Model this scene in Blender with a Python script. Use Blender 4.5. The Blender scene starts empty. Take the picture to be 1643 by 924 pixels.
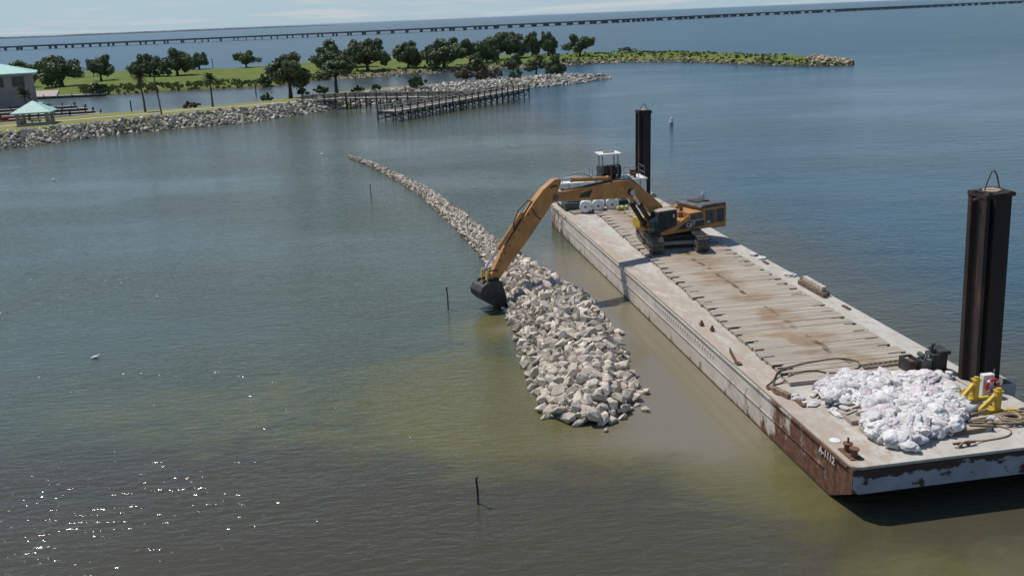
import bpy, bmesh, math, random
from mathutils import Vector, Matrix, noise

R = math.radians
rnd = random.Random(7)
scene = bpy.context.scene
COL = scene.collection

# ------------------------------------------------------------------ camera, sky, sun, exposure
CAM_H, PITCH, ROLL = 20.7, R(16.203), R(2.359)
cam_data = bpy.data.cameras.new('camera')
cam_data.sensor_width = 36.0
cam_data.lens = 1500.0 / 1643.0 * 36.0
cam_data.clip_start = 0.5
cam_data.clip_end = 90000.0
cam = bpy.data.objects.new('camera', cam_data)
COL.objects.link(cam)
r0 = Vector((1, 0, 0)); u0 = Vector((0, math.sin(PITCH), math.cos(PITCH)))
cr = r0 * math.cos(ROLL) - u0 * math.sin(ROLL)
cu = r0 * math.sin(ROLL) + u0 * math.cos(ROLL)
cb = cr.cross(cu)
m = Matrix((cr, cu, cb)).transposed().to_4x4()
m.translation = (0, 0, CAM_H)
cam.matrix_world = m
scene.camera = cam

SUN_AZ, SUN_EL = 141.0, 60.5            # azimuth counted from +X towards +Y
world = bpy.data.worlds.new('World')
scene.world = world
world.use_nodes = True


def node(nt, kind, ins=None, **props):
    n = nt.nodes.new(kind)
    for k, v in props.items():
        setattr(n, k, v)
    for k, v in (ins or {}).items():
        s = n.inputs[k]
        if isinstance(v, bpy.types.NodeSocket):
            nt.links.new(v, s)
        else:
            s.default_value = v
    return n


def rgb(c):
    return (c[0], c[1], c[2], 1.0)


def mixc(nt, fac, a, b, blend='MIX'):
    n = nt.nodes.new('ShaderNodeMix')
    n.data_type = 'RGBA'
    n.blend_type = blend
    for i, v in ((0, fac), (6, a), (7, b)):
        if isinstance(v, bpy.types.NodeSocket):
            nt.links.new(v, n.inputs[i])
        else:
            n.inputs[i].default_value = rgb(v) if i > 0 else v
    return n.outputs[2]


def mth(nt, op, a, b=0.0, c=None, clamp=False):
    n = nt.nodes.new('ShaderNodeMath')
    n.operation = op
    n.use_clamp = clamp
    for i, v in enumerate((a, b, c)):
        if v is None:
            continue
        if isinstance(v, bpy.types.NodeSocket):
            nt.links.new(v, n.inputs[i])
        else:
            n.inputs[i].default_value = v
    return n.outputs[0]


def smooth(nt, v, lo, hi, a=0.0, b=1.0):
    n = node(nt, 'ShaderNodeMapRange', {0: v, 1: lo, 2: hi, 3: a, 4: b})
    n.interpolation_type = 'SMOOTHSTEP'
    return n.outputs[0]


def noi(nt, vec, scale, detail=4.0, rough=0.55, dist=0.0):
    return node(nt, 'ShaderNodeTexNoise', {'Vector': vec, 'Scale': scale, 'Detail': detail,
                                           'Roughness': rough, 'Distortion': dist}).outputs[0]


def mapping(nt, vec, scale=(1, 1, 1), rot=(0, 0, 0), loc=(0, 0, 0)):
    return node(nt, 'ShaderNodeMapping', {'Vector': vec, 'Scale': scale, 'Rotation': rot, 'Location': loc}).outputs[0]


wt = world.node_tree
sky = node(wt, 'ShaderNodeTexSky', sky_type='NISHITA', sun_disc=False)
sky.sun_elevation = R(SUN_EL)
sky.sun_rotation = R(90.0 - SUN_AZ)
sky.altitude = 0.0
sky.air_density = 1.0
sky.dust_density = 0.3
sky.ozone_density = 2.0
tc = node(wt, 'ShaderNodeTexCoord').outputs['Generated']
sep = node(wt, 'ShaderNodeSeparateXYZ', {0: tc})
den = mth(wt, 'ADD', mth(wt, 'MAXIMUM', sep.outputs[2], 0.0), 0.045)
cx = mth(wt, 'DIVIDE', sep.outputs[0], den)
cy = mth(wt, 'DIVIDE', sep.outputs[1], den)
cv = node(wt, 'ShaderNodeCombineXYZ', {0: cx, 1: cy, 2: 3.3}).outputs[0]
cl = noi(wt, cv, 0.45, 8.0, 0.60, 0.3)
clf = smooth(wt, cl, 0.47, 0.66, 0.0, 0.8)
skyb = mixc(wt, 1.0, sky.outputs[0], (0.86, 0.97, 1.04), 'MULTIPLY')
low = smooth(wt, sep.outputs[2], 0.0, 0.20, 0.85, 0.0)          # humid air all round the horizon
skyc = mixc(wt, low, skyb, (3.7, 5.1, 6.2))
clf = mth(wt, 'MULTIPLY', clf, smooth(wt, sep.outputs[2], 0.04, 0.35, 1.0, 0.35))   # fair-weather cloud crowds towards the horizon
skycol = mixc(wt, clf, skyc, (5.6, 6.0, 6.3))
bg = wt.nodes['Background']
wt.links.new(skycol, bg.inputs[0])
bg.inputs[1].default_value = 0.10

sun_data = bpy.data.lights.new('sun', 'SUN')
sun_data.energy = 4.0
sun_data.angle = R(0.53)
sun_data.color = (1.0, 0.95, 0.87)
sun = bpy.data.objects.new('sun', sun_data)
COL.objects.link(sun)
sd = Vector((math.cos(R(SUN_AZ)) * math.cos(R(SUN_EL)), math.sin(R(SUN_AZ)) * math.cos(R(SUN_EL)), math.sin(R(SUN_EL))))
sun.rotation_euler = sd.to_track_quat('Z', 'Y').to_euler()
sun.location = (-40, 60, 90)

vs = scene.view_settings
vs.view_transform = 'Standard'
vs.look = 'None'
vs.exposure = 0.0
vs.gamma = 1.0
vs.use_curve_mapping = False
scene.cycles.max_bounces = 6
scene.cycles.use_denoising = True


# ------------------------------------------------------------------ helpers: meshes and tags
class MB:
    """collects shapes that become ONE mesh object"""

    def __init__(self):
        self.v = []; self.f = []

    def add(self, vs, fs, mat=None):
        o = len(self.v)
        self.v += [tuple(mat @ Vector(p)) for p in vs] if mat else [tuple(p) for p in vs]
        self.f += [tuple(i + o for i in f) for f in fs]
        return self

    def box(self, a, b, mat=None):
        (x0, y0, z0), (x1, y1, z1) = a, b
        return self.add([(x0, y0, z0), (x1, y0, z0), (x1, y1, z0), (x0, y1, z0), (x0, y0, z1), (x1, y0, z1), (x1, y1, z1), (x0, y1, z1)],
                        [(0, 3, 2, 1), (4, 5, 6, 7), (0, 1, 5, 4), (1, 2, 6, 5), (2, 3, 7, 6), (3, 0, 4, 7)], mat)

    def bar(self, p, q, w, h, up=(0, 0, 1)):
        p = Vector(p); q = Vector(q); d = q - p; L = d.length; d.normalize()
        u = Vector(up)
        if abs(d.dot(u)) > 0.97:
            u = Vector((1, 0, 0))
        s = d.cross(u).normalized(); u = s.cross(d).normalized()
        m4 = Matrix((d, s, u)).transposed().to_4x4(); m4.translation = p
        return self.box((0, -w / 2, -h / 2), (L, w / 2, h / 2), m4)

    def prism(self, prof, y0, y1, mat=None):
        """profile of (x, z) points extruded along y"""
        n = len(prof)
        v = [(x, y0, z) for x, z in prof] + [(x, y1, z) for x, z in prof]
        f = [tuple(range(n)), tuple(range(2 * n - 1, n - 1, -1))]
        f += [(i, i + n, (i + 1) % n + n, (i + 1) % n) for i in range(n)]
        return self.add(v, f, mat)

    def tube(self, path, r, n=8, caps=True, closed=False):
        pts = [Vector(p) for p in path]
        N = len(pts)
        rs = r if isinstance(r, (list, tuple)) else [r] * N
        prev = None; rings = []
        for i, p in enumerate(pts):
            if closed:
                d = pts[(i + 1) % N] - pts[i - 1]
            else:
                d = pts[min(i + 1, N - 1)] - pts[max(i - 1, 0)]
            d.normalize()
            if prev is None:
                a = Vector((0, 0, 1)) if abs(d.z) < 0.9 else Vector((1, 0, 0))
                s = d.cross(a).normalized()
            else:
                s = (prev - d * prev.dot(d))
                s = s.normalized() if s.length > 1e-6 else d.cross(Vector((0, 1, 0.1))).normalized()
            prev = s
            t = d.cross(s)
            rings.append([p + (s * math.cos(2 * math.pi * k / n) + t * math.sin(2 * math.pi * k / n)) * rs[i] for k in range(n)])
        v = [q for rg in rings for q in rg]; f = []
        for i in range(N if closed else N - 1):
            j = (i + 1) % N
            for k in range(n):
                f.append((i * n + k, i * n + (k + 1) % n, j * n + (k + 1) % n, j * n + k))
        if caps and not closed:
            f.append(tuple(range(n - 1, -1, -1))); f.append(tuple((N - 1) * n + k for k in range(n)))
        return self.add(v, f)

    def cyl(self, p, q, r, n=16, r2=None):
        return self.tube([p, q], [r, r if r2 is None else r2], n)

    def lathe(self, prof, n=16, mat=None):
        """profile of (r, z) about z"""
        v = []; f = []
        for rr, z in prof:
            v += [(rr * math.cos(2 * math.pi * k / n), rr * math.sin(2 * math.pi * k / n), z) for k in range(n)]
        for i in range(len(prof) - 1):
            for k in range(n):
                f.append((i * n + k, i * n + (k + 1) % n, (i + 1) * n + (k + 1) % n, (i + 1) * n + k))
        f.append(tuple(range(n - 1, -1, -1))); f.append(tuple((len(prof) - 1) * n + k for k in range(n)))
        return self.add(v, f, mat)

    def mesh(self, name, material, smooth=False):
        me = bpy.data.meshes.new(name)
        me.from_pydata(self.v, [], self.f)
        me.update()
        if material:
            me.materials.append(material)
        if smooth:
            me.polygons.foreach_set('use_smooth', [True] * len(me.polygons))
        return me

    def build(self, name, material, parent=None, smooth=False, bevel=0.0, seg=1, fix=True):
        me = self.mesh(name, material, smooth)
        if fix:
            b = bmesh.new(); b.from_mesh(me)
            bmesh.ops.recalc_face_normals(b, faces=b.faces)
            b.to_mesh(me); b.free()
        o = link(name, me, parent)
        if bevel:
            md = o.modifiers.new('bevel', 'BEVEL')
            md.width = bevel; md.segments = seg; md.limit_method = 'ANGLE'; md.angle_limit = R(35)
        return o


def link(name, data, parent=None):
    o = bpy.data.objects.new(name, data)
    COL.objects.link(o)
    if parent:
        o.parent = parent
    return o


def tag(o, label=None, cat=None, group=None, kind=None):
    for k, v in (('label', label), ('category', cat), ('group', group), ('kind', kind)):
        if v:
            o[k] = v
    return o


def thing(name, label, cat, loc=(0, 0, 0), rz=0.0, group=None):
    o = link(name, None)
    o.location = loc
    o.rotation_euler = (0, 0, rz)
    return tag(o, label, cat, group)


def put(o, loc, rz=0.0):
    o.location = loc
    o.rotation_euler = (0, 0, rz)
    return o


def interp(tab, x):
    if x <= tab[0][0]:
        return tab[0][1]
    for (a, va), (b, vb) in zip(tab, tab[1:]):
        if x <= b:
            return va + (vb - va) * (x - a) / (b - a)
    return tab[-1][1]


def text_mesh(body, size, depth, material, name, parent, bold=0.0):
    cu_ = bpy.data.curves.new('lettering', 'FONT')
    cu_.body = body; cu_.size = size; cu_.extrude = depth; cu_.offset = bold
    cu_.align_x = 'CENTER'; cu_.align_y = 'CENTER'
    tmp = bpy.data.objects.new('lettering', cu_)
    COL.objects.link(tmp)
    dg = bpy.context.evaluated_depsgraph_get()
    me = bpy.data.meshes.new_from_object(tmp.evaluated_get(dg))
    bpy.data.objects.remove(tmp)
    me.materials.clear(); me.materials.append(material)
    return link(name, me, parent)


# ------------------------------------------------------------------ materials
def new_mat(name):
    mt = bpy.data.materials.new(name)
    mt.use_nodes = True
    nt = mt.node_tree
    return mt, nt, nt.nodes['Principled BSDF']


def mat(name, c1, c2=None, scale=3.0, rough=0.7, metal=0.0, bump=0.0, bscale=None, rand=0.0, island=False,
        stain=None, sscale=1.2, slo=0.55, shi=0.7, stretch=(1, 1, 1), bdist=0.05, spec=0.5, detail=5.0, wet=False):
    mt, nt, b = new_mat(name)
    co = node(nt, 'ShaderNodeTexCoord').outputs['Object']
    vec = mapping(nt, co, stretch) if stretch != (1, 1, 1) else co
    if rand:
        rv = node(nt, 'ShaderNodeNewGeometry').outputs['Random Per Island'] if island else node(nt, 'ShaderNodeObjectInfo').outputs['Random']
        vec = node(nt, 'ShaderNodeVectorMath', {0: vec, 1: node(nt, 'ShaderNodeCombineXYZ', {0: mth(nt, 'MULTIPLY', rv, 97.0), 1: mth(nt, 'MULTIPLY', rv, 31.0), 2: 0.0}).outputs[0]}, operation='ADD').outputs[0]
    c = mixc(nt, smooth(nt, noi(nt, vec, scale, detail), 0.32, 0.68), c1, c2 or c1)
    if stain:
        c = mixc(nt, smooth(nt, noi(nt, vec, sscale, 6.0, 0.62), slo, shi), c, stain)
    if rand:
        hs = node(nt, 'ShaderNodeHueSaturation', {'Color': c, 'Value': mth(nt, 'MULTIPLY_ADD', rv, 2 * rand, 1 - rand)})
        c = hs.outputs[0]
    if wet:                                  # dark wet, algae-stained band at the waterline
        pz_ = node(nt, 'ShaderNodeSeparateXYZ', {0: node(nt, 'ShaderNodeNewGeometry').outputs['Position']}).outputs[2]
        wz = mth(nt, 'MULTIPLY_ADD', noi(nt, co, 3.0, 3.0), 0.12, pz_)
        c = mixc(nt, smooth(nt, wz, 0.05, 0.17, 0.75, 0.0), c, (0.085, 0.075, 0.045))
    nt.links.new(c, b.inputs['Base Color'])
    b.inputs['Roughness'].default_value = rough
    b.inputs['Metallic'].default_value = metal
    b.inputs['Specular IOR Level'].default_value = spec
    if bump:
        bn = node(nt, 'ShaderNodeBump', {'Strength': bump, 'Distance': bdist, 'Height': noi(nt, vec, bscale or scale * 3, 6.0)})
        nt.links.new(bn.outputs[0], b.inputs['Normal'])
    return mt


MT = {}
MT['rock'] = mat('limestone', (0.59, 0.52, 0.43), (0.42, 0.365, 0.298), 2.2, 0.9, bump=0.6, bscale=5.0, rand=0.36, island=True, bdist=0.08, spec=0.2, wet=True)
MT['riprap'] = mat('weathered riprap', (0.53, 0.485, 0.42), (0.31, 0.28, 0.24), 1.2, 0.9, rand=0.42, island=True, spec=0.2, wet=True)
MT['tan_rock'] = mat('tan spit stones', (0.46, 0.38, 0.275), (0.30, 0.24, 0.17), 1.2, 0.9, rand=0.35, island=True, spec=0.2, wet=True)
MT['core'] = mat('rubble core', (0.27, 0.235, 0.19), (0.16, 0.14, 0.11), 1.5, 0.95, bump=0.8, bdist=0.1)
MT['timber'] = mat('weathered timber', (0.50, 0.44, 0.37), (0.34, 0.285, 0.23), 1.3, 0.88, bump=0.5, bscale=6.0, rand=0.20, stain=(0.23, 0.15, 0.10), sscale=0.45, slo=0.56, shi=0.78, stretch=(0.25, 3.0, 1.0), bdist=0.02, spec=0.15)
MT['old_wood'] = mat('old brown wood', (0.26, 0.18, 0.12), (0.13, 0.09, 0.06), 2.0, 0.85, bump=0.4, rand=0.2, stretch=(0.4, 3, 3), spec=0.2)
MT['pier_wood'] = mat('grey pier wood', (0.25, 0.205, 0.165), (0.15, 0.12, 0.095), 1.0, 0.9, rand=0.25, spec=0.2)
MT['pier_light'] = mat('bleached pier boards', (0.42, 0.39, 0.35), (0.30, 0.27, 0.24), 1.0, 0.9, spec=0.2)
MT['pier_pile'] = mat('brown pier piles', (0.085, 0.065, 0.05), (0.05, 0.04, 0.032), 2.0, 0.9)
MT['pile_dark'] = mat('dark creosote pile', (0.035, 0.03, 0.026), (0.06, 0.05, 0.04), 2.0, 0.85)
MT['yellow'] = mat('dusty machine yellow', (0.50, 0.245, 0.072), (0.37, 0.175, 0.060), 1.3, 0.55, rand=0.0, stain=(0.24, 0.14, 0.08), sscale=0.9, slo=0.58, shi=0.80, bump=0.08, bscale=18.0, spec=0.4)
MT['bright_yellow'] = mat('yellow paint', (0.62, 0.43, 0.04), (0.52, 0.34, 0.04), 3.0, 0.5, stain=(0.25, 0.15, 0.05), sscale=3.0, slo=0.6, shi=0.75)
MT['black'] = mat('black machine paint', (0.018, 0.018, 0.019), (0.045, 0.042, 0.038), 2.0, 0.6, stain=(0.10, 0.085, 0.07), sscale=2.0, slo=0.58, shi=0.85)
MT['track'] = mat('worn track steel', (0.075, 0.065, 0.055), (0.16, 0.14, 0.12), 4.0, 0.65, metal=0.3, rand=0.2)
MT['rubber'] = mat('black rubber hose', (0.02, 0.019, 0.018), (0.04, 0.036, 0.03), 4.0, 0.6)
MT['chrome'] = mat('polished rod', (0.62, 0.62, 0.62), (0.5, 0.5, 0.5), 3.0, 0.22, metal=1.0)
MT['glass'] = mat('dark cab glass', (0.012, 0.018, 0.016), (0.02, 0.03, 0.026), 1.0, 0.06)
MT['cab_top'] = mat('dusty cab roof', (0.42, 0.37, 0.31), (0.32, 0.28, 0.23), 2.0, 0.8)
MT['hood'] = mat('dusty black hood', (0.05, 0.05, 0.05), (0.12, 0.115, 0.11), 1.5, 0.7)
MT['lettering'] = mat('white lettering', (0.75, 0.74, 0.70), (0.55, 0.52, 0.47), 9.0, 0.6)
MT['spud'] = mat('rust brown spud steel', (0.030, 0.019, 0.015), (0.018, 0.013, 0.012), 0.8, 0.75, stain=(0.095, 0.045, 0.028), sscale=1.1, slo=0.5, shi=0.72, bump=0.15, bscale=9.0, stretch=(1, 1, 0.25))
MT['spud_top'] = mat('chalky spud cap', (0.50, 0.40, 0.32), (0.35, 0.24, 0.17), 3.0, 0.9)
MT['rust'] = mat('rusty steel', (0.20, 0.085, 0.045), (0.10, 0.05, 0.03), 3.0, 0.85, bump=0.3)
MT['white_paint'] = mat('white paint', (0.72, 0.72, 0.70), (0.60, 0.59, 0.56), 1.2, 0.6, stain=(0.34, 0.27, 0.2), sscale=1.3, slo=0.62, shi=0.85)
MT['white_plastic'] = mat('white plastic', (0.70, 0.71, 0.72), (0.58, 0.58, 0.57), 1.5, 0.45, stain=(0.45, 0.40, 0.33), sscale=2.0, slo=0.6, shi=0.8)
MT['grey_steel'] = mat('grey steel', (0.22, 0.23, 0.22), (0.13, 0.13, 0.12), 3.0, 0.6, metal=0.2)
MT['green_paint'] = mat('dull green paint', (0.05, 0.085, 0.06), (0.03, 0.05, 0.04), 2.0, 0.6)
MT['sack'] = mat('white woven sack', (0.70, 0.675, 0.655), (0.58, 0.55, 0.53), 2.6, 0.75, bump=0.9, bscale=5.0, rand=0.10, stain=(0.34, 0.29, 0.26), sscale=1.8, slo=0.55, shi=0.80, bdist=0.05, spec=0.3)
MT['sack_pink'] = mat('pinkish woven sack', (0.65, 0.575, 0.59), (0.56, 0.49, 0.50), 2.0, 0.75, bump=0.8, bscale=7.0, rand=0.08, bdist=0.05, spec=0.3)
MT['red'] = mat('red plastic', (0.55, 0.035, 0.03), (0.45, 0.03, 0.03), 2.0, 0.5)
MT['blue'] = mat('blue label', (0.05, 0.12, 0.32), (0.04, 0.09, 0.25), 2.0, 0.5)
MT['rope'] = mat('frayed tan rope', (0.40, 0.31, 0.21), (0.25, 0.19, 0.12), 8.0, 0.9)
MT['cable'] = mat('rusty wire cable', (0.17, 0.11, 0.075), (0.10, 0.07, 0.05), 6.0, 0.8)
MT['float'] = mat('lime float', (0.50, 0.52, 0.16), (0.40, 0.42, 0.14), 4.0, 0.6)
MT['teal_roof'] = mat('teal metal roof', (0.33, 0.56, 0.48), (0.28, 0.50, 0.43), 0.6, 0.6)
MT['stucco'] = mat('grey beige block wall', (0.42, 0.355, 0.315), (0.36, 0.30, 0.27), 0.5, 0.9)
MT['stucco_dark'] = mat('grey block base', (0.32, 0.275, 0.255), (0.27, 0.235, 0.22), 0.5, 0.9)
MT['window'] = mat('dark window', (0.03, 0.035, 0.04), (0.05, 0.05, 0.05), 0.5, 0.15)
MT['concrete'] = mat('pale concrete', (0.52, 0.49, 0.42), (0.44, 0.41, 0.35), 0.4, 0.9)
MT['bridge'] = mat('bridge concrete', (0.20, 0.19, 0.175), (0.15, 0.145, 0.135), 0.05, 0.9)
MT['dock'] = mat('dock boards', (0.46, 0.44, 0.41), (0.34, 0.32, 0.29), 0.7, 0.9)
MT['bark'] = mat('tree bark', (0.075, 0.06, 0.048), (0.045, 0.036, 0.028), 1.5, 0.9)
MT['palm_bark'] = mat('palm trunk bark', (0.13, 0.10, 0.08), (0.08, 0.06, 0.05), 2.5, 0.9)
MT['dead_frond'] = mat('dead palm fronds', (0.20, 0.14, 0.08), (0.13, 0.09, 0.055), 1.0, 0.9)
MT['far'] = mat('far wooded shore', (0.018, 0.034, 0.036), (0.028, 0.045, 0.042), 0.01, 1.0)


def leaf_mat(name, a, b_):
    mt, nt, b = new_mat(name)
    rv = node(nt, 'ShaderNodeNewGeometry').outputs['Random Per Island']
    pos = node(nt, 'ShaderNodeTexCoord').outputs['Object']
    f = mth(nt, 'MULTIPLY_ADD', noi(nt, pos, 0.45, 2.0), 0.7, mth(nt, 'MULTIPLY', rv, 0.4))
    c = mixc(nt, f, a, b_)
    nt.links.new(c, b.inputs['Base Color'])
    b.inputs['Roughness'].default_value = 0.6
    b.inputs['Specular IOR Level'].default_value = 0.25
    return mt


MT['oak'] = leaf_mat('oak leaves', (0.046, 0.072, 0.026), (0.160, 0.195, 0.080))
MT['tree'] = leaf_mat('olive green leaves', (0.042, 0.066, 0.026), (0.130, 0.155, 0.065))
MT['shrub'] = leaf_mat('shrub leaves', (0.035, 0.065, 0.020), (0.10, 0.14, 0.05))
MT['dry_shrub'] = leaf_mat('dry shrub leaves', (0.07, 0.06, 0.035), (0.15, 0.12, 0.07))
MT['palm'] = leaf_mat('palm fronds', (0.03, 0.05, 0.018), (0.09, 0.12, 0.05))
MT['weeds'] = leaf_mat('bank weeds', (0.07, 0.10, 0.02), (0.15, 0.18, 0.05))


def grass_mat(name, a, b_, c_, sc=0.05):
    mt, nt, b = new_mat(name)
    pos = node(nt, 'ShaderNodeTexCoord').outputs['Object']
    c = mixc(nt, smooth(nt, noi(nt, pos, sc, 6.0, 0.65), 0.35, 0.65), a, b_)
    c = mixc(nt, smooth(nt, noi(nt, mapping(nt, pos, (1, 1, 1), (0, 0, 0), (51, 7, 0)), sc * 6, 6.0, 0.7), 0.5, 0.75), c, c_)
    # bare soil where the bank meets the water
    z = node(nt, 'ShaderNodeSeparateXYZ', {0: pos}).outputs[2]
    c = mixc(nt, smooth(nt, z, 0.15, 0.75, 1.0, 0.0), c, (0.10, 0.075, 0.05))
    nt.links.new(c, b.inputs['Base Color'])
    b.inputs['Roughness'].default_value = 0.95
    b.inputs['Specular IOR Level'].default_value = 0.1
    bn = node(nt, 'ShaderNodeBump', {'Strength': 0.6, 'Distance': 0.25, 'Height': noi(nt, pos, 1.6, 5.0)})
    nt.links.new(bn.outputs[0], b.inputs['Normal'])
    return mt


MT['lawn'] = grass_mat('mown lawn', (0.19, 0.20, 0.065), (0.24, 0.215, 0.085), (0.15, 0.175, 0.05))
MT['meadow'] = grass_mat('lush grass', (0.100, 0.140, 0.026), (0.150, 0.175, 0.045), (0.070, 0.105, 0.024))


def hull_mat():
    """pale scuffed paint; rust spreads from the bow corner, the stern and the waterline"""
    mt, nt, b = new_mat('scuffed hull paint')
    co = node(nt, 'ShaderNodeTexCoord').outputs['Object']
    s = node(nt, 'ShaderNodeSeparateXYZ', {0: co})
    Y, Z = s.outputs[1], s.outputs[2]
    base = mixc(nt, smooth(nt, noi(nt, co, 0.5, 6.0), 0.3, 0.7), (0.62, 0.555, 0.475), (0.51, 0.445, 0.375))
    st = noi(nt, mapping(nt, co, (1, 1.6, 0.18)), 1.4, 6.0, 0.65)
    base = mixc(nt, smooth(nt, st, 0.56, 0.76), base, (0.33, 0.255, 0.195))
    w = mth(nt, 'ADD', smooth(nt, Y, 2.5, 13.0, 0.345, 0.03), smooth(nt, Y, 44.0, 58.0, 0.0, 0.16))
    w = mth(nt, 'ADD', w, smooth(nt, Z, 0.0, 0.9, 0.10, 0.0))
    rm = smooth(nt, mth(nt, 'ADD', noi(nt, mapping(nt, co, (1, 1.0, 0.55)), 0.9, 8.0, 0.68), w), 0.62, 0.78)
    rustc = mixc(nt, smooth(nt, noi(nt, co, 3.0, 6.0), 0.35, 0.65), (0.19, 0.085, 0.050), (0.095, 0.050, 0.035))
    c = mixc(nt, rm, base, rustc)
    sc = noi(nt, mapping(nt, co, (1, 5, 0.5)), 3.0, 5.0, 0.7)
    c = mixc(nt, smooth(nt, sc, 0.66, 0.74), c, (0.50, 0.45, 0.39))
    wl = smooth(nt, mth(nt, 'ADD', Z, mth(nt, 'MULTIPLY', noi(nt, co, 2.0, 4.0), 0.12)), 0.10, 0.24, 1.0, 0.0)
    c = mixc(nt, wl, c, (0.055, 0.045, 0.03))
    nt.links.new(c, b.inputs['Base Color'])
    b.inputs['Roughness'].default_value = 0.8
    b.inputs['Specular IOR Level'].default_value = 0.25
    h = mth(nt, 'ADD', noi(nt, mapping(nt, co, (1, 0.5, 0.7)), 0.9, 4.0), mth(nt, 'MULTIPLY', rm, 0.15))
    bn = node(nt, 'ShaderNodeBump', {'Strength': 0.6, 'Distance': 0.10, 'Height': h})
    nt.links.new(bn.outputs[0], b.inputs['Normal'])
    return mt


def bow_mat():
    mt, nt, b = new_mat('peeling grey bow paint')
    co = node(nt, 'ShaderNodeTexCoord').outputs['Object']
    s = node(nt, 'ShaderNodeSeparateXYZ', {0: co})
    base = mixc(nt, smooth(nt, noi(nt, co, 0.8, 5.0), 0.3, 0.7), (0.34, 0.36, 0.39), (0.25, 0.265, 0.29))
    w = smooth(nt, s.outputs[2], 1.55, 2.25, 0.0, 0.22)
    pm = smooth(nt, mth(nt, 'ADD', noi(nt, mapping(nt, co, (0.8, 1, 1.1)), 1.3, 8.0, 0.6), w), 0.555, 0.60)
    c = mixc(nt, pm, base, (0.05, 0.030, 0.022))
    nt.links.new(c, b.inputs['Base Color'])
    b.inputs['Roughness'].default_value = 0.7
    bn = node(nt, 'ShaderNodeBump', {'Strength': 0.5, 'Distance': 0.05, 'Height': mth(nt, 'ADD', noi(nt, co, 1.5, 5.0), mth(nt, 'MULTIPLY', pm, -0.3))})
    nt.links.new(bn.outputs[0], b.inputs['Normal'])
    return mt


def deck_mat():
    mt, nt, b = new_mat('dusty steel deck')
    co = node(nt, 'ShaderNodeTexCoord').outputs['Object']
    c = mixc(nt, smooth(nt, noi(nt, co, 0.7, 7.0, 0.65), 0.3, 0.7), (0.51, 0.485, 0.435), (0.41, 0.385, 0.34))
    c = mixc(nt, smooth(nt, noi(nt, co, 1.7, 8.0, 0.7), 0.54, 0.72), c, (0.30, 0.215, 0.155))
    X = node(nt, 'ShaderNodeSeparateXYZ', {0: co}).outputs[0]
    c = mixc(nt, smooth(nt, mth(nt, 'ADD', noi(nt, mapping(nt, co, (1, 0.4, 1)), 1.6, 7.0, 0.7), smooth(nt, X, 0.2, 3.2, 0.20, 0.0)), 0.52, 0.74, 0.0, 0.9), c, (0.385, 0.31, 0.24))
    c = mixc(nt, smooth(nt, noi(nt, mapping(nt, co, (1, 1, 1), (0, 0, 0), (9, 3, 0)), 3.5, 6.0, 0.7), 0.66, 0.72), c, (0.20, 0.155, 0.12))
    nt.links.new(c, b.inputs['Base Color'])
    b.inputs['Roughness'].default_value = 0.85
    b.inputs['Specular IOR Level'].default_value = 0.2
    bn = node(nt, 'ShaderNodeBump', {'Strength': 0.35, 'Distance': 0.03, 'Height': noi(nt, co, 3.0, 6.0)})
    nt.links.new(bn.outputs[0], b.inputs['Normal'])
    return mt


MT['hull'] = hull_mat(); MT['bow'] = bow_mat(); MT['deck'] = deck_mat()


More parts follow.
